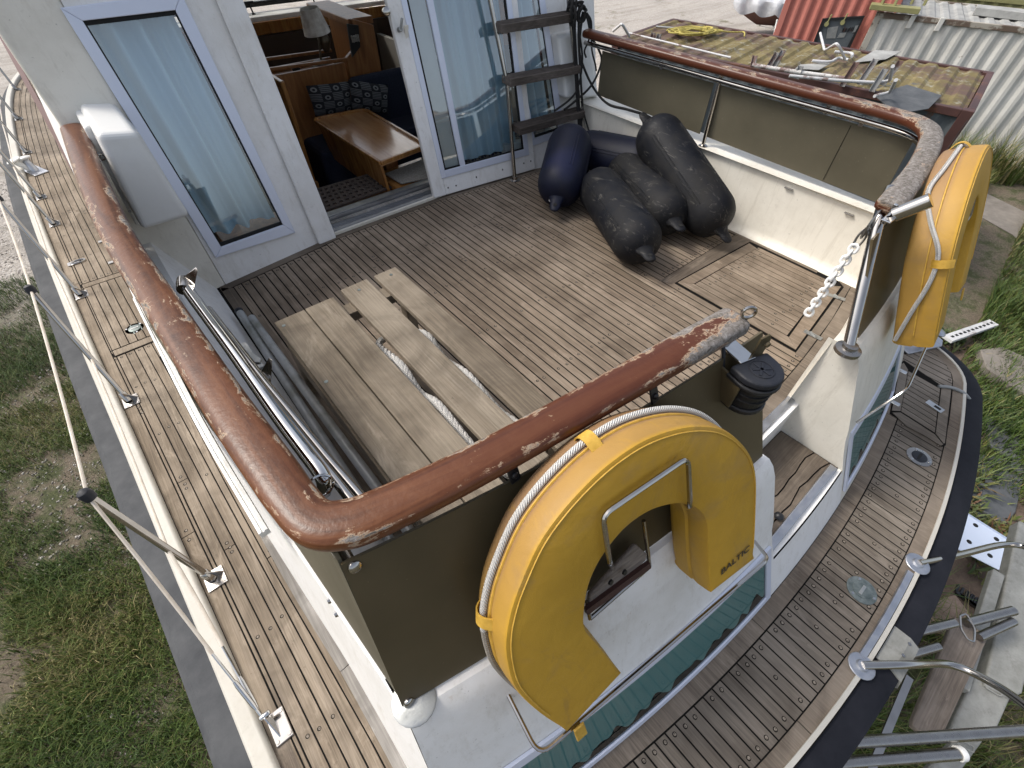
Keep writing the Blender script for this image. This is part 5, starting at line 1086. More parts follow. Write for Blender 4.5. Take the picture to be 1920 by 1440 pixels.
# black fender lines hung on the ladder
FL = empty('fender_lines', 'tangle of black fender lines knotted on the ladder and trailing to the fenders', 'rope', tuple(YR(1090, 30, 2.41)))
def line(px, r=.006, y0=2.41, last=None, mat='rope_black'):
    P_ = [Y(p[0], p[1], p[2]) if len(p) > 2 else YR(p[0], p[1], y0) for p in px]
    if last is not None: P_ += [np.array(q, float) for q in last]
    bb = MB(); bb.tube(smooth(P_, 6), r, 8); return bb.build('line', mat, FL)
line([(1080, 5), (1078, 60), (1082, 130), (1086, 200), (1088, 240)], .008); line([(1086, 8), (1085, 70), (1089, 150), (1092, 215), (1083, 250)], .008); line([(1074, 12), (1076, 80), (1080, 160), (1085, 235)], .007)
line([(1095, 25), (1087, 60), (1092, 110), (1085, 160), (1070, 185), (1040, 208)], .007)
line([(1100, 25), (1108, 40), (1110, 70), (1121, 90), (1128, 112), (1120, 140), (1105, 165), (1078, 190), (1058, 206)], .008)
line([(1093, 22), (1086, 90), (1096, 130), (1115, 168), (1140, 195, 2.2), (1175, 205, 2.05), (1208, 215, 1.95), (1228, 226, 1.88)], .008)
line([(1100, 30), (1105, 55), (1104, 75), (1096, 95), (1099, 108)], .006); line([(1102, 30), (1108, 60), (1110, 95), (1116, 120), (1118, 133)], .006)
line([(1090, 190), (1098, 225), (1108, 252, 2.40), (1125, 270, 2.38), (1140, 285, 2.3), (1145, 300, 2.25)], .006)
line([(1091, 200), (1097, 240), (1104, 275, 2.33), (1106, 310, 2.2), (1103, 335, 2.08)], .006, mat='rope_dirty')
for k in range(14):
    a = random.uniform(0, 6.28); c_ = YR(1080+random.uniform(-10, 14), 14+random.uniform(-12, 16), 2.41+random.uniform(-.03, .03)); bb = MB(); ax = np.array((random.gauss(0, 1), random.gauss(0, 1), random.gauss(0, .5))); ax /= np.linalg.norm(ax); s1 = np.cross(ax, (0, 0, 1.0)); s1 /= np.linalg.norm(s1); s2 = np.cross(ax, s1); rr = random.uniform(.022, .045)
    bb.tube([c_+s1*rr*math.cos(t)+s2*rr*1.3*math.sin(t) for t in np.linspace(0, 5.2, 14)], .008, 7); bb.build('knot', 'rope_black', FL)
keep(FL)
# slatted bench
BN = empty('slatted_bench', 'low weathered bench of pale wooden slats in the cockpit beside the port coaming', 'bench', (.45, 1.1, 0))
zt = .35
for (xa, xb, y0, y1, gr) in ((.163, .287, .50, 1.645, 0), (.291, .415, .50, 1.648, 0), (.458, .583, .50, 1.672, 0), (.617, .727, .50, 1.672, 0)):
    b = MB(); b.rnd = random.random(); b.box(((xa+xb)/2, (y0+y1)/2, zt-.013), (xb-xa, y1-y0, .026)); s = b.build('slat', 'bench_wood', BN, bevel=.004)
b = MB()
for (x, y) in ((.185, 1.60), (.185, 1.22), (.68, 1.63), (.52, 1.62)): b = MB(); b.lathe((x, y, zt-.001), (0, 0, 1), [(.008, 0), (.007, .0025)], 10); b.build('screw', 'deck_bronze', BN)
for y in (1.57, .62): b = MB(); b.rnd = random.random(); b.box((.445, y, zt-.05), (.56, .07, .045)); b.build('crosspiece', 'bench_wood', BN, bevel=.003)
for x in (.185, .70):
    for y in (1.57, .62): b = MB(); b.rnd = random.random(); b.box((x, y, .14), (.045, .06, .276)); b.build('leg', 'bench_wood', BN, bevel=.003)
for x in (.17, .715): b = MB(); b.rnd = random.random(); b.box((x, 1.09, .25), (.022, .92, .10)); b.build('apron', 'bench_wood', BN, bevel=.003)
keep(BN)
def twisted(name, path, R, mat, parent=None, pitch=.09):
    b = MB(); P_ = smooth(path, 14); arc = 0
    for k in range(3):
        out = []; arc = 0; sd = None
        for i, p in enumerate(P_):
            t = P_[min(i+1, len(P_)-1)]-P_[max(i-1, 0)]; t /= np.linalg.norm(t)+1e-9
            if sd is None: sd = np.cross(t, (0, 0, 1.0)); sd /= np.linalg.norm(sd)
            sd = sd-t*(sd@t); sd /= np.linalg.norm(sd); u2 = np.cross(t, sd)
            if i: arc += np.linalg.norm(P_[i]-P_[i-1])
            a = 2*math.pi*(arc/pitch+k/3); out.append(p+(sd*math.cos(a)+u2*math.sin(a))*R*.52)
        b.tube(out, R*.56, 7)
    return b.build(name, mat, parent)
pts = []
for k in range(5): pts += [(.437, 1.33, .28), (.439, 1.15, .322), (.433, 1.02, .285), (.439, .90, .325), (.436, .70, .30), (.437, .58, .325), (.52+.01*k, .52, .27), (.598, .62, .318), (.604, .78, .28), (.60, .95, .322), (.604, 1.12, .27), (.60, 1.25, .315), (.52, 1.42, .22)]
r_ = twisted('mooring_rope', pts[:26], .0145, 'rope_white'); tag(r_, 'thick white twisted mooring rope stowed under the slatted bench', 'rope')
# aluminium poles
for k, (a, c, lab) in enumerate((((448, 583), (668, 918), 'grey aluminium pole with black end cap lying nearest the port coaming'), ((472, 596), (700, 905), 'mossy grey aluminium pole lying between the capped pole and the bench'))):
    p0, p1 = Z(*a, .05), Z(*c, .05+.09*k); PO = empty('pole', lab, 'pole', tuple((p0+p1)/2), 'aluminium poles beside the bench'); b = MB(); b.tube([p0, lerp(p0, p1, .5), p1+(p1-p0)*.2], .0185, 14); b.build('tube', 'pole_grey', PO)
    if k == 0: b = MB(); d = (p0-p1)/np.linalg.norm(p0-p1); b.lathe(p0-d*.02, d, [(.0205, 0), (.0205, .022), (.015, .028)], 14); b.build('end_cap', 'rubber_black', PO)
    keep(PO)
# folded bimini frame
BF = empty('folded_bimini_frame', 'folded polished tube frame lying along the inside of the port cap rail', 'frame', tuple(Z(480, 720, .72)))
b = MB(); b.tube(smooth([Z(346, 536, .715), Z(430, 650, .715), Z(520, 778, .715), Z(570, 845, .715), Z(598, 882, .712), Z(609, 905, .70), Z(606, 922, .66)], 6), .0165, 16); b.build('tube', 'chrome', BF)
b = MB(); b.tube([Z(352, 545, .685), Z(470, 700, .68), Z(585, 845, .67), Z(660, 940, .66)], .011, 12); b.tube([Z(390, 580, .60), Z(500, 722, .60), Z(615, 862, .60), Z(700, 960, .6)], .0125, 12); b.build('tube', 'stainless', BF)
b = MB(); p = Z(345, 533, .72); b.lathe(p, (-.3, -1, 0), [(.019, -.02), (.02, .0), (.018, .03)], 14); q3 = [Z(345, 520, .735), Z(368, 502, .76), Z(371, 506, .76), Z(364, 540, .72), Z(352, 536, .72)]; b.prism(q3, .004, (0, 1, 0)); b.build('hinge_plate', 'stainless', BF, bevel=.003)
b = MB(); q3 = [Z(478, 720, .5), Z(505, 672, .55), Z(511, 676, .55), Z(508, 718, .5), Z(500, 724, .5)]; b.prism(q3, .004, (0, 1, 0)); b.lathe(Z(489, 708, .52), (0, -1, .3), [(.016, -.01), (.014, .01)], 12); b.build('hinge_plate', 'stainless', BF, bevel=.003)
b = MB(); b.prism([Z(450, 648, .45), Z(465, 645, .45), Z(480, 668, .45), Z(492, 676, .45), Z(490, 684, .45), Z(470, 684, .45), Z(459, 670, .45)], .012); b.box(Z(484, 688, .44), (.035, .05, .03)); b.build('clamp', 'galvanised', BF, bevel=.003)
b = MB(); c = Z(600, 912, .735); b.tube([c+np.array((.026*math.cos(t), .012*math.sin(t), .018*math.sin(t))) for t in np.linspace(0, 2*math.pi, 17)[:-1]], .0028, 6, closed=True); b.build('ring', 'chrome', BF)
keep(BF)
# white plastic chain on the gate post
p0 = Z(1641, 408, .755); p1 = Y(1514, 590, p0[1]); CH = empty('gate_chain', 'white plastic chain hanging from the steel gate post by a snap hook', 'chain', tuple(p0))
b = MB(); nL = 13; d = (p1-p0)/np.linalg.norm(p1-p0); s1 = np.cross(d, (0, 1.0, 0)); s1 /= np.linalg.norm(s1); s2 = np.cross(d, s1)
st = lerp(p0, p1, .26)
for k in range(nL):
    c = lerp(st, p1, (k+.5)/nL); hl_ = np.linalg.norm(p1-st)/nL*.68; sx = s1 if k % 2 else s2; b.tube([c+d*hl_*math.copysign(abs(math.cos(t))**.7, math.cos(t))+sx*.0135*math.sin(t) for t in np.linspace(0, 2*math.pi, 17)[:-1]], .0058, 7, closed=True)
b.build('links', 'white_plastic', CH)
b = MB(); c = lerp(p0, p1, .06); b.tube([c+d*.05*math.cos(t)+s1*.016*math.sin(t) for t in np.linspace(0, 2*math.pi, 15)[:-1]], .0042, 7, closed=True); c = lerp(p0, p1, .19); b.tube([c+d*.035*math.cos(t)+s2*.012*math.sin(t) for t in np.linspace(0, 2*math.pi, 15)[:-1]], .004, 7, closed=True); b.lathe(lerp(p0, p1, .125), d, [(.008, -.012), (.010, 0), (.008, .012)], 10); b.build('snap_hook', 'stainless_dull', CH); keep(CH)
# things in the cabin
def cushion(q, label):
    q = [np.array(p, float) for p in q]; n = 13; b = MB(); nrm = np.cross(q[1]-q[0], q[3]-q[0]); nrm /= np.linalg.norm(nrm); nrm = nrm if nrm[1] < 0 else -nrm; rows = []
    for side in (1, -1):
        o = len(b.v); vs = []
        for i in range(n):
            for j in range(n):
                u, v = j/(n-1), i/(n-1); p = lerp(lerp(q[0], q[1], u), lerp(q[3], q[2], u), v); bul = .055*(math.sin(math.pi*u)*math.sin(math.pi*v))**.5; pin = .02*(math.sin(math.pi*u)*(1 if v in (0, 1) else 0)+math.sin(math.pi*v)*(1 if u in (0, 1) else 0)); cen = sum(q)/4; p = p+(cen-p)*pin*1.5+nrm*bul*side; vs.append(p)
        b.add(vs, [(i*n+j, i*n+j+1, (i+1)*n+j+1, (i+1)*n+j) for i in range(n-1) for j in range(n-1)], True)
        for i in range(n):
            for j in range(n): b.uv[o+i*n+j] = (j/(n-1), 1-i/(n-1))
    o = b.build('cushion', 'cushion_print', None); tag(o, label, 'cushion', 'patterned cushions on the saloon settee')
cushion([Y(*p, 4.16) for p in ((573, 161), (655, 152), (662, 208), (592, 220))], 'nautical print cushion on the settee, nearer the wooden console')
cushion([Y(*p, 4.12) for p in ((653, 149), (728, 160), (727, 214), (660, 206))], 'nautical print cushion on the settee behind the table corner, nearer the sliding door')
LM = empty('table_lamp', 'lamp with mottled cream shade on a stone base on the saloon console', 'lamp', tuple(Y(602, 128, 4.45)))
c = Y(602, 124, 4.45); b = MB(); b.lathe(c+np.array((0, 0, -.02)), (0, 0, 1), [(.07, 0), (.075, .03), (.055, .055), (.02, .065)], 12); b.build('base', 'lamp_stone', LM)
b = MB(); tp_ = Y(596, 56, 4.45); b.tube([c+np.array((.01, 0, .03)), tp_], .008, 10); b.lathe(tp_+np.array((.03, 0, -.15)), (0, 0, 1), [(.02, 0), (.03, .02), (.045, .06), (.05, .09), (.03, .12)], 12); b.build('stem', 'brass_dark', LM)
b = MB(); b.lathe(tp_+np.array((-.01, 0, -.02)), (-.12, 0, 1), [(.105, 0), (.072, .16), (.068, .16), (.10, .002)], 24); b.build('shade', 'lamp_shade', LM); keep(LM)
b = MB(); mq = [Z(*p, .0) for p in ((592, 357), (700, 326), (743, 350), (610, 398))]; nx, ny = 11, 5
U = np.linspace(0, 1, 2*nx+2); Vv = np.linspace(0, 1, 2*ny+2)
for i in range(len(U)-1):
    for j in range(len(Vv)-1):
        if i % 2 == 1 and j % 2 == 1: continue
        f = lambda u, v: lerp(lerp(mq[0], mq[1], u), lerp(mq[3], mq[2], u), v)
        b.prism([f(U[i], Vv[j]), f(U[i+1], Vv[j]), f(U[i+1], Vv[j+1]), f(U[i], Vv[j+1])], .012)
o = b.build('door_mat', 'mat_rubber'); tag(o, 'perforated brown rubber mat just inside the cabin door', 'mat')
b = MB(); cq = [Z(*p, .04) for p in ((722, 328), (795, 300), (803, 336), (752, 346), (742, 340))]; b.prism(cq, .012); o = b.build('carpet_scrap', 'carpet_beige', bevel=.004); tag(o, 'frayed scrap of beige carpet on the step inside the cabin', 'carpet')
b = MB(); c = Y(556, 133, 4.48); b.lathe(c, (0, 0, 1), [(.03, 0), (.034, .02), (.02, .035)], 14); o = b.build('ashtray', 'black_plastic'); tag(o, 'small dark round dish on the console ledge', 'dish')
# ------------------------------------------------------------------ THE YARD
def container(name, label, cat, a, u, v, L_, W_, z0, H, wall, frame, roof, group=None, pit=.28, faces=(0, 1, 2, 3)):
    """a: plan corner; u length, v width"""
    C0 = empty(name, label, cat, (a[0]+u[0]*L_/2+v[0]*W_/2, a[1]+u[1]*L_/2+v[1]*W_/2, z0), group); up = np.array((0, 0, 1.0)); a = np.array((a[0], a[1], z0), float)
    for k, (o, d, n_, ln) in enumerate(((a, u, -v, L_), (a+u*L_, v, u, W_), (a+v*W_, u, v, L_), (a, v, -u, W_))):
        b = MB(); xs = [.09]; dep = [.0]; s = .12
        while s < ln-.2: xs += [s, s+.075, s+pit*.5, s+pit*.5+.075]; dep += [0, .04, .04, 0]; s += pit
        xs.append(ln-.09); dep.append(0); b.quadsheet([[o+d*x-n_*(q+.02)+up*z for x, q in zip(xs, dep)] for z in (.12, H-.1)], False); b.build('wall', wall, C0)
    b = MB()
    for p in (a, a+u*L_, a+v*W_, a+u*L_+v*W_): q = p+(u if p is a or np.allclose(p, a+v*W_) else -u)*.07+(v if np.allclose(p, a) or np.allclose(p, a+u*L_) else -v)*.07; b.box(q+up*H/2, (.14, .14, H), (u, v, up))
    for z in (.07, H-.05):
        for p, d, ln, m in ((a, u, L_, v), (a+v*W_, u, L_, -v), (a, v, W_, u), (a+u*L_, v, W_, -u)): b.box(p+d*ln/2+m*.045+up*z, (ln-.28, .09, .10), (d, np.cross(up, d), up))
    b.build('frame', frame, C0, bevel=.008)
    b = MB(); xs = [.1]; zz = [0.0]; s = .14
    while s < L_-.2: xs += [s, s+.05, s+pit*.55, s+pit*.55+.05]; zz += [0, .03, .03, 0]; s += pit
    xs.append(L_-.1); zz.append(0)
    b.quadsheet([[a+u*x+v*w_+up*(H-.035+q) for x, q in zip(xs, zz)] for w_ in np.linspace(.08, W_-.08, 8)], False); b.build('roof', roof, C0)
    return C0
a = Z(1645, 22, GR+2.59); c = Z(1915, 51, GR+2.59); uW = (c-a)/np.linalg.norm(c-a); uW[2] = 0; vW = np.array((-uW[1], uW[0], 0)); vW = vW if vW@FW > 0 else -vW
WC = container('shipping_container', 'white corrugated shipping container with rusty corner post at the edge of the yard', 'container', a, uW, vW, 6.06, 2.44, GR, 2.59, 'container_white', 'frame_rust', 'roof_grey')
def face(px, py, off=.03): return Pl(px, py, a-vW*off, vW)
for px, py in ((1708, 41), (1762, 46)):
    b = MB(); b.box(face(px, py), (.10, .05, .24), (uW, vW, np.array((0, 0, 1.0)))); b.build('vent', 'container_white', WC, bevel=.012)
keep(WC)
ra_ = a-uW*2.05+vW*.35
RC = container('shipping_container', 'red corrugated shipping container behind the white one, with a dark window', 'container', ra_, uW, vW, 2.44, 6.06, GR+.45, 2.59, 'container_red', 'container_red', 'roof_grey', pit=.24)
def rface(px, py, off=.02): return Pl(px, py, ra_-vW*off, vW)
ro = [rface(*p) for p in ((1543, 34), (1622, 29), (1590, 98), (1524, 82))]; ri = [rface(*p) for p in ((1546, 38), (1617, 34), (1586, 92), (1530, 80))]
b = MB(); frame4(b, ro, ri, -vW*.06); WN = b.build('window', 'black_plastic', RC)
b = MB(); b.prism(ri, .02, -vW); b.build('pane', 'container_blue', WN)
b = MB()
for q in (((1552, 52), (1572, 49), (1566, 72), (1549, 72)), ((1575, 62), (1587, 61), (1583, 70), (1569, 71)), ((1604, 48), (1610, 47), (1604, 60), (1598, 61))): b.prism([rface(*p, .045) for p in q], .004, -vW)
b.build('paper', 'galvanised', WN)
b = MB()
for k in range(3): b.prism([rface(*p, .05) for p in ((1581+k*5, 53), (1584+k*5, 52.5), (1581+k*5, 59.5), (1578+k*5, 60))], .004, -vW); b.prism([rface(*p, .05) for p in ((1594+k*3.4, 51), (1596+k*3.4, 50.5), (1593+k*3.4, 58), (1591+k*3.4, 58.5))], .004, -vW)
b.build('lettering', 'black_plastic', WN)
for (p, q) in (((1560, 27), (1550, 45)), ((1590, 25), (1580, 42))):
    b = MB(); b.tube([rface(*p, .07), rface(*q, .07)], .018, 8); b.lathe(rface(*q, .07), -vW, [(.05, -.01), (.05, .03)], 10); b.build('latch_rod', 'olive_paint', RC)
keep(RC)
OC = container('shipping_container', 'olive green container standing behind the white container', 'container', a+vW*2.75+uW*.4, uW, vW, 6.06, 2.44, GR+.12, 2.59, 'olive_paint', 'olive_paint', 'olive_paint'); keep(OC)
PF = empty('steel_bracket', 'olive steel bracket beam lying on the roof of the white container', 'bracket', tuple(Z(1680, 14, GR+2.62)))
b = MB(); b.bar(Z(1632, 11, GR+2.68), Z(1724, 20, GR+2.68), .3, .10); b.build('beam', 'olive_paint', PF, bevel=.01)
for k, px in enumerate((1653, 1708)): b = MB(); p = Z(px, 8, GR+2.73); b.bar(p, p+np.array((0, 0, .22)), .05, .05, (1, 0, 0)); b.bar(p+uW*.25, p+uW*.25+np.array((0, 0, .22)), .05, .05, (1, 0, 0)); b.bar(p+np.array((0, 0, .22)), p+uW*.25+np.array((0, 0, .22)), .05, .05); b.build('bracket', 'olive_paint', PF)
keep(PF)
b = MB(); b.bar(Z(1828, 18, GR+2.66), Z(1960, 33, GR+2.66), .45, .14); o = b.build('steel_beam', 'roof_grey', bevel=.01); tag(o, 'long grey steel beam lying on the white container roof', 'beam')
# low container with the mossy roof
zR = GR+2.59; cr = Z(1865, 135, zR); cl = Z(1262, 34, zR); uB = cl-cr; LB = np.linalg.norm(uB); uB /= LB; vB = np.array((-uB[1], uB[0], 0)); vB = vB if vB@FW < 0 else -vB
BC = container('shipping_container', 'dark container with mossy olive roof just beyond the starboard rail', 'container', cr, uB, vB, LB, 2.44, GR, 2.59, 'container_blue', 'frame_red_rust', 'roof_moss', pit=.30); keep(BC)
zr = zR+.0
def up3(px, py, h, w_=.07, t_=.035, mat='channel_grey', lean=(0, 0)):
    p = Z(px, py, zr); b = MB(); h *= .62; q = p+np.array((lean[0]*.6, lean[1], h)); s = uB; d = (q-p)/h; m = np.cross(d, s); m /= np.linalg.norm(m)
    b.box((p+q)/2-m*t_/2, (w_, .008, h), (s, m, d)); b.box((p+q)/2+s*w_/2, (.008, t_, h), (s, m, d)); b.box((p+q)/2-s*w_/2, (.008, t_, h), (s, m, d)); b.cur = 0
    o = b.build('steel_channel', mat); tag(o, 'short rusty steel channel standing among scrap on the mossy roof', 'steel channel', 'rusty steel channels on the mossy roof')
for px, py, h, ln in ((1411, 125, .22, (.1, .05)), (1440, 128, .34, (.1, -.03)), (1452, 124, .34, (.12, -.02)), (1493, 148, .26, (.05, .02)), (1578, 162, .48, (.15, -.02)), (1611, 158, .50, (.2, -.02)), (1634, 172, .44, (.15, .0)), (1654, 160, .5, (.15, -.05)), (1222, 74, .16, (.03, 0)), (1233, 76, .16, (.03, 0))): up3(px, py, h, lean=ln)
def pipe(px, r, h, label, mat='white_pipe', zz=None):
    r *= .72
    P_ = [Z(p[0], p[1], zr+(p[2] if len(p) > 2 else h)) for p in px]; b = MB(); b.tube(fillet(P_, .12, 4), r, 10); o = b.build('pipe', mat); tag(o, label, 'pipe', 'scrap pipes on the mossy roof')
pipe([(1410, 122), (1500, 136), (1590, 148)], .04, .08, 'flaking white pipe lying along the edge of the mossy roof', 'pipe_rusty')
pipe([(1480, 142), (1560, 150), (1640, 155), (1668, 152), (1674, 124, .5)], .03, .1, 'white pipe with upturned end beside the standing channels')
pipe([(1538, 62, .05), (1546, 95, .05), (1570, 80, .3), (1585, 112, .05)], .028, .06, 'white pipe bent to a peak in the middle of the mossy roof')
pipe([(1565, 97), (1600, 100), (1597, 106)], .03, .06, 'short white pipe hooked at its end below the peaked pipe')
pipe([(1523, 114), (1557, 117), (1572, 108), (1590, 112)], .03, .06, 'wavy blue white pipe left of the peaked pipe')
pipe([(1150, 58, .1), (1166, 44, .35), (1180, 68, .1)], .03, .1, 'white pipe bent like a gable at the far end of the roof')
pipe([(1180, 62), (1270, 84), (1370, 108)], .02, .06, 'thin white pipe lying straight along the near roof edge')
pipe([(1640, 180, .1), (1668, 174, .1), (1680, 150, .4)], .03, .1, 'white pipe leaning at the rightmost end of the scrap row')
pipe([(1230, 50), (1290, 55)], .025, .05, 'grey pipe end under the yellow rope coil', 'galvanised')
pts = []; rr = random.Random(4)
for k in range(70):
    th = k*1.15+rr.uniform(-.5, .5); px = 1300+52*math.cos(th)*rr.uniform(.35, 1)+8*math.sin(th*.37); py = 58+9*math.sin(th)*rr.uniform(.4, 1); pts.append(Z(px, py, zr+.03+rr.uniform(0, .07)))
pts += [Z(1372, 60, zr+.04), Z(1394, 60, zr+.04), Z(1396, 68, zr+.03)]
b = MB(); b.tube(smooth(pts, 5), .013, 6); o = b.build('rope_coil', 'rope_yellow'); tag(o, 'loose pile of yellow rope on the mossy container roof', 'rope')
b = MB(); b.prism([Z(*p, zr+.02) for p in ((1640, 180), (1700, 160), (1765, 180), (1740, 205), (1680, 215))], .01); o = b.build('roofing_sheet', 'slate'); tag(o, 'dark roofing felt sheet on the near corner of the mossy roof', 'sheet')
for q, lb in ((((1640, 95), (1690, 97), (1660, 112), (1600, 118)), 'dark sheet lying at the back of the mossy roof below the white container'), (((1500, 122), (1560, 118), (1535, 132), (1490, 130)), 'dark sheet lying under the wavy pipe on the mossy roof')):
    b = MB(); b.prism([Z(*p, zr+.02) for p in q], .008); o = b.build('sheet', 'roof_grey'); tag(o, lb, 'sheet')
# covered boat on stands
bA = Z(1390, 62, GR); uK = np.array((.62, -.78, 0)); vK = np.array((.78, .62, 0)); KB = empty('covered_boat', 'boat under a white tarpaulin with dark red hull, propped in the yard', 'boat', tuple(bA+uK*3))
st0 = bA-uK*.6
def sec(s, half, z): 
    z *= .58
    return st0+uK*s+vK*half+np.array((0, 0, z))
rows = []
for z, k, sft in ((.55, .10, 1.1), (.85, .5, .7), (1.15, .85, .35), (1.45, 1.0, .1), (1.7, 1.03, .0)):
    L = [sec(sft+s*(8-sft), 1.35*k*(min(1, (s*2.6))**.6), z) for s in np.linspace(0, 1, 14)]; Rr = [sec(sft+s*(8-sft), -1.35*k*(min(1, (s*2.6))**.6), z) for s in np.linspace(0, 1, 14)]; rows.append(Rr[::-1]+L[1:])
b = MB(); b.quadsheet(rows); b.build('hull', 'antifoul_red', KB)
b = MB(); b.box(st0+uK*4.5+np.array((0, 0, .35)), (4.5, .2, .7), (uK, vK, np.array((0, 0, 1.)))); b.build('keel', 'antifoul_red', KB)
rows = []
for z, k, sft in ((1.45, 1.06, -.02), (1.75, 1.10, -.12), (2.05, 1.08, -.1), (2.5, .75, .2), (2.9, .12, .5)):
    def hw(s): return 1.35*k*(min(1, s*2.6+.01)**.6)
    L = [sec(sft+s*(8.1-sft), hw(s)+(.10*math.sin(s*75) if z < 2 else .03*math.sin(s*75)), z-(.28*abs(math.sin(s*34)) if z < 1.5 else 0)) for s in np.linspace(0, 1, 110)]; Rr = [sec(sft+s*(8.1-sft), -hw(s)-(.10*math.sin(s*75) if z < 2 else .03*math.sin(s*75)), z-(.28*abs(math.sin(s*34)) if z < 1.5 else 0)) for s in np.linspace(0, 1, 110)]; rows.append(Rr[::-1]+L[1:])
b = MB(); b.quadsheet(rows); b.build('cover', 'tarp', KB)
for s, m in ((1.6, -1), (1.6, 1), (4.5, -1)):
    b = MB(); t = sec(s, 1.1*m, 1.2); f0 = sec(s, 1.7*m, 0); b.tube([t, f0], .035, 8); b.tube([t, f0+uK*.6], .03, 8); b.build('prop', 'galvanised', KB)
keep(KB)
# ------------------------------------------------------------------ ground and vegetation
b = MB(); b.add([(-90, -90, GR), (90, -90, GR), (90, 140, GR), (-90, 140, GR)], [(0, 1, 2, 3)]); o = b.build('ground', 'ground'); o['kind'] = 'structure'
def slab(name, mat, px, h, label, cat, z0=0.0, group=None, bev=.01):
    b = MB(); b.prism([Z(p[0], p[1], GR+z0+h) for p in px][::-1], h, (0, 0, -1)); o = b.build(name, mat, bevel=bev); bm = bmesh.new(); bm.from_mesh(o.data); bmesh.ops.recalc_face_normals(bm, faces=bm.faces); bm.to_mesh(o.data); bm.free(); return tag(o, label, cat, group) if cat else tag(o, None, None, None, 'structure')
slab('path', 'concrete', [(1815, 352), (1850, 362), (1990, 430), (1990, 520), (1900, 440), (1820, 395)], .02, None, None)
slab('bare_soil', 'soil', [(1770, 640), (1850, 620), (1930, 660), (1990, 720), (1990, 800), (1860, 720), (1800, 690)], .012, None, None)
slab('bare_soil', 'soil', [(1830, 930), (1990, 860), (1990, 1130), (1900, 1180), (1760, 1190), (1740, 1080)], .012, None, None)
slab('concrete_block', 'concrete', [(1838, 655), (1880, 650), (1990, 700), (1990, 775), (1900, 725), (1850, 690)], .14, 'broken pale concrete block beside the starboard quarter', 'concrete block')
slab('slate_slab', 'slate', [(1848, 776), (1880, 782), (1925, 820), (1990, 840), (1990, 900), (1930, 880), (1858, 835)], .05, 'dark slate slab half grown over by weeds behind the stern', 'slab')
slab('slate_slab', 'slate', [(1780, 850), (1850, 852), (1925, 872), (1905, 960), (1885, 985), (1800, 930), (1770, 935)], .06, 'large grey slate slab with bird droppings behind the stern', 'slab')
slab('slate_slab', 'slate', [(1775, 940), (1805, 938), (1882, 990), (1870, 1030), (1790, 1010)], .04, 'narrow slate slab between the large slab and the metal plate', 'slab')
slab('paver', 'paver', [(1738, 1128), (1792, 1115), (1842, 1180), (1836, 1200), (1780, 1195), (1740, 1180)], .10, 'loose reddish paving stone under the swim platform', 'paver')
b = MB(); pq = [Z(*p, GR+.5) for p in ((1800, 958), (1902, 1022), (1897, 1082), (1786, 1026))]; b.prism(pq, .012); MPl = b.build('metal_plate', 'blue_white_metal', bevel=.004); tag(MPl, 'pale blue metal plate with rusty bolt holes leaning behind the stern', 'metal plate')
b = MB(); b.prism([pq[0], pq[1], pq[1]+np.array((0, 0, .03)), pq[0]+np.array((0, 0, .03))], .012, (0, 1, 0)); b.build('flange', 'blue_white_metal', MPl)
for q in ((1829, 985), (1817, 1016), (1868, 1011), (1856, 1042)): b = MB(); b.lathe(Z(*q, GR+.511), (0, 0, 1), [(.022, 0), (.022, .003), (.012, .004)], 14); b.build('bolt_hole', 'dark_hole', MPl)
b = MB(); p0, p1 = Z(1776, 636, GR+.25), Z(1862, 606, GR+.12); b.bar(p0, p1, .14, .05); CB = b.build('slotted_channel', 'white_pipe', bevel=.005); tag(CB, 'white slotted metal channel lying in the grass off the starboard quarter', 'metal channel')
b = MB()
for k in range(11): q = lerp(p0, p1, .06+.085*k); b.bar(q+np.array((0, 0, .026)), q+(p1-p0)/np.linalg.norm(p1-p0)*.06+np.array((0, 0, .026)), .035, .004)
b.build('slot', 'dark_hole', CB)
b = MB()
G0, G1 = Z(1800, 1115, GR+.05), Z(1870, 1165, GR+.05)
for i in range(9):
    for j in range(6):
        q = lerp(G0, G1, i/8)+np.array((.0, -.09*j, 0)); b.box(q, (.03, .075, .02)); b.box(q+np.array((.05, .04, 0)), (.09, .018, .02))
o = b.build('plastic_grid', 'black_plastic'); tag(o, 'black plastic ground grid lying under the swim platform', 'grid')

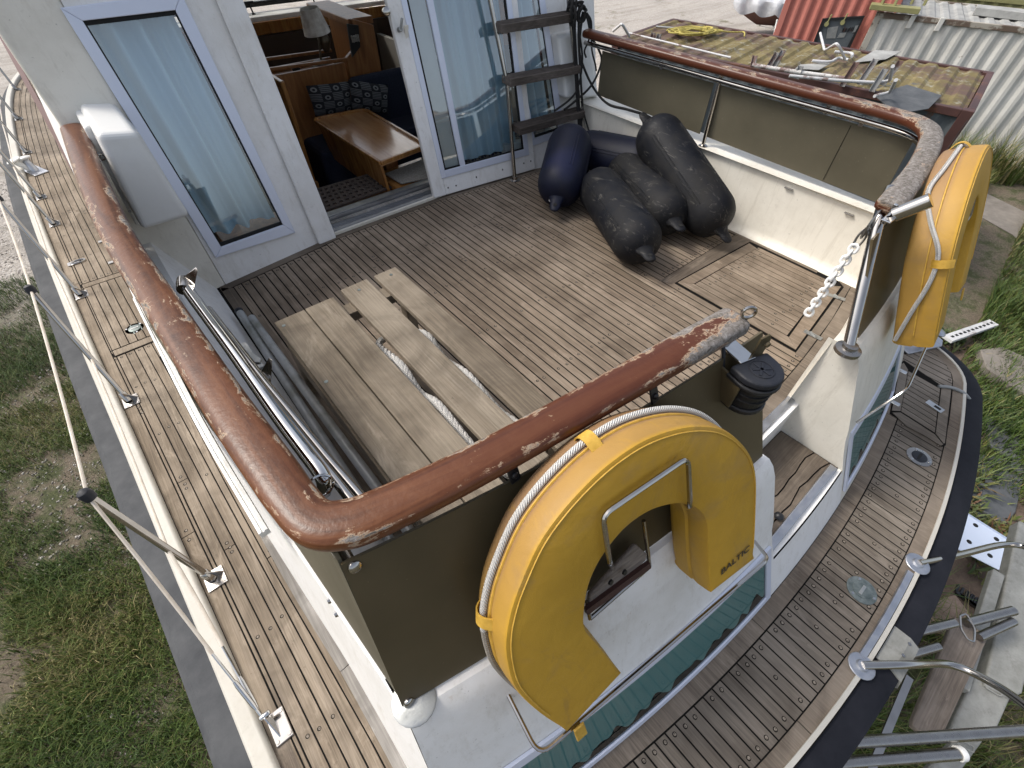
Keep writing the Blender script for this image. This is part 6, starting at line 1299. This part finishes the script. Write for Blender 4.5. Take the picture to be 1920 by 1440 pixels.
_gx = NR.random((64, 64))
def vnoise(x, y, s):
    x, y = x*s, y*s; i, j = np.floor(x).astype(int), np.floor(y).astype(int); fx, fy = x-i, y-j; fx, fy = fx*fx*(3-2*fx), fy*fy*(3-2*fy); g_ = lambda a, c: _gx[a % 64, c % 64]
    return (g_(i, j)*(1-fx)+g_(i+1, j)*fx)*(1-fy)+(g_(i, j+1)*(1-fx)+g_(i+1, j+1)*fx)*fy
def blades(name, mat, n, x0, x1, y0, y1, h0, h1, wd, mask=None, lean=.6, dry=.25, kind='stuff', z0=0.0, thr=.50):
    x, y = NR.uniform(x0, x1, n), NR.uniform(y0, y1, n); d = .55*vnoise(x+7, y+3, 1.3)+.3*vnoise(x, y, 4.1)+.15*vnoise(x, y, 11.0)
    k = d > NR.normal(thr, .07, n)
    if mask is not None: k &= mask(x, y)
    x, y, d = x[k], y[k], d[k]; n = len(x); h = NR.uniform(h0, h1, n)*(.55+1.1*np.clip(d-.3, 0, .5)*2); az = NR.uniform(0, 2*np.pi, n); ln = NR.uniform(.15, 1, n)*lean*h; wv = wd*NR.uniform(.6, 1.3, n); px, py = -np.sin(az)*wv, np.cos(az)*wv; lx, ly = np.cos(az)*ln, np.sin(az)*ln
    z = np.full(n, GR+z0); Vt = np.empty((n, 5, 3)); 
    Vt[:, 0] = np.stack((x-px, y-py, z), 1); Vt[:, 1] = np.stack((x+px, y+py, z), 1); Vt[:, 2] = np.stack((x+px*.7+lx*.4, y+py*.7+ly*.4, z+h*.6), 1); Vt[:, 3] = np.stack((x-px*.7+lx*.4, y-py*.7+ly*.4, z+h*.6), 1); Vt[:, 4] = np.stack((x+lx, y+ly, z+h*.9), 1)
    b_ = np.arange(n)*5; lv = np.stack((b_, b_+1, b_+2, b_+3, b_+3, b_+2, b_+4), 1).ravel(); me = bpy.data.meshes.new(name); me.vertices.add(n*5); me.vertices.foreach_set('co', Vt.ravel()); me.loops.add(n*7); me.loops.foreach_set('vertex_index', lv); me.polygons.add(n*2)
    ls = np.stack((np.arange(n)*7, np.arange(n)*7+4), 1).ravel(); lt = np.tile((4, 3), n); me.polygons.foreach_set('loop_start', ls); me.polygons.foreach_set('loop_total', lt); me.update(calc_edges=True)
    tone = np.clip(.15+.55*vnoise(x+20, y+9, .9)+NR.normal(0, .14, n)+dry*(NR.random(n) < .35), 0, 1); me.attributes.new('rnd', 'FLOAT', 'POINT').data.foreach_set('value', np.repeat(tone, 5)); me.materials.append(M[mat]); o = bpy.data.objects.new(name, me); COL.objects.link(o); o['kind'] = kind; return o
def stones(name, mat, n, x0, x1, y0, y1, s0, s1, mask):
    x, y = NR.uniform(x0, x1, n), NR.uniform(y0, y1, n); k = mask(x, y); x, y = x[k], y[k]; n = len(x); s = s0+(s1-s0)*NR.random(n)**3; Vt = np.empty((n, 6, 3)); c = np.stack((x, y, np.full(n, GR)), 1); th = NR.uniform(0, 6.28, n); e = NR.uniform(.6, 1.1, n)
    a_ = np.stack((np.cos(th), np.sin(th), 0*th), 1)*(s)[:, None]; b2 = np.stack((-np.sin(th), np.cos(th), 0*th), 1)*(s*e)[:, None]; up = np.stack((0*th, 0*th, s*.55), 1)
    for i, q in enumerate((a_, b2, -a_, -b2, up, -up*.4)): Vt[:, i] = c+q+np.array((0, 0, .002))
    F = np.array(((0, 1, 4), (1, 2, 4), (2, 3, 4), (3, 0, 4), (1, 0, 5), (2, 1, 5), (3, 2, 5), (0, 3, 5))); lv = (F[None]+np.arange(n)[:, None, None]*6).ravel(); me = bpy.data.meshes.new(name); me.vertices.add(n*6); me.vertices.foreach_set('co', Vt.ravel()); me.loops.add(n*24); me.loops.foreach_set('vertex_index', lv); me.polygons.add(n*8); me.polygons.foreach_set('loop_start', np.arange(n*8)*3); me.polygons.foreach_set('loop_total', np.full(n*8, 3)); me.update(calc_edges=True); me.attributes.new('rnd', 'FLOAT', 'POINT').data.foreach_set('value', np.repeat(NR.random(n), 6)); me.materials.append(M[mat]); o = bpy.data.objects.new(name, me); COL.objects.link(o); o['kind'] = 'stuff'; return o
g = NG('stone'); g.fin(g.ramp(g.attr('rnd'), (0, (.12, .105, .09)), (.6, (.33, .30, .265)), (1, (.58, .55, .51))), .9)
o = stones('gravel_stones', 'stone', 26000, -4.6, -.6, .2, 15, .006, .026, lambda x, y: vnoise(x+3, y, .9)+.045*y > .5); tag(o, 'loose gravel stones along the port side of the boat', 'gravel')
o = blades('grass', 'grass_blade', 26000, -4.6, -.6, .2, 9.5, .09, .20, .0042, lambda x, y: vnoise(x+31, y+5, 1.1) > .60, 1.0, .1, thr=.3); tag(o, 'taller green grass tufts along the port side', 'grass')
o = blades('grass', 'grass_blade', 230000, -4.6, -.6, .2, 10.5, .03, .115, .0032, lambda x, y: (y < 8.6+2.0*vnoise(x, y, .8)) & (NR.random(len(x)) < np.clip(1.35-y/10, .3, 1)), 1.3, .28, thr=.44); tag(o, 'mown grass with bare patches along the port side', 'grass')
o = blades('grass', 'grass_blade', 42000, .9, 6.0, -5.2, -.9, .12, .42, .005, lambda x, y: ~((x > 4.0) & (y > -2.2)), 1.0, .3); tag(o, 'long rough grass under the swim platform', 'grass')
o = blades('grass', 'grass_blade', 150000, 4.8, 16.5, -3.5, 3.0, .08, .30, .006, lambda x, y: (np.abs(y-(-.15+.1*(x-9))) > .45) & (x > 5.3+.9*vnoise(x, y, 1.0)), .9, .3, thr=.31); tag(o, 'rough grass between the boat and the white container', 'grass')
o = blades('weeds', 'grass_blade', 16000, 13.0, 17.0, -.6, 3.2, .35, .85, .009, lambda x, y: ((x-a[0])*-vW[0]+(y-a[1])*-vW[1] > .05) & ((x-a[0])*-vW[0]+(y-a[1])*-vW[1] < 1.1), .8, .5); tag(o, 'tall dry weeds along the foot of the white container', 'weeds')
o = blades('weeds', 'leaf', 24000, 4.6, 8.5, -2.6, .6, .05, .16, .016, lambda x, y: vnoise(x, y, 1.9) > .47, 1.5, .3, z0=.03); tag(o, 'low leafy weeds creeping over the slate slabs', 'weeds')
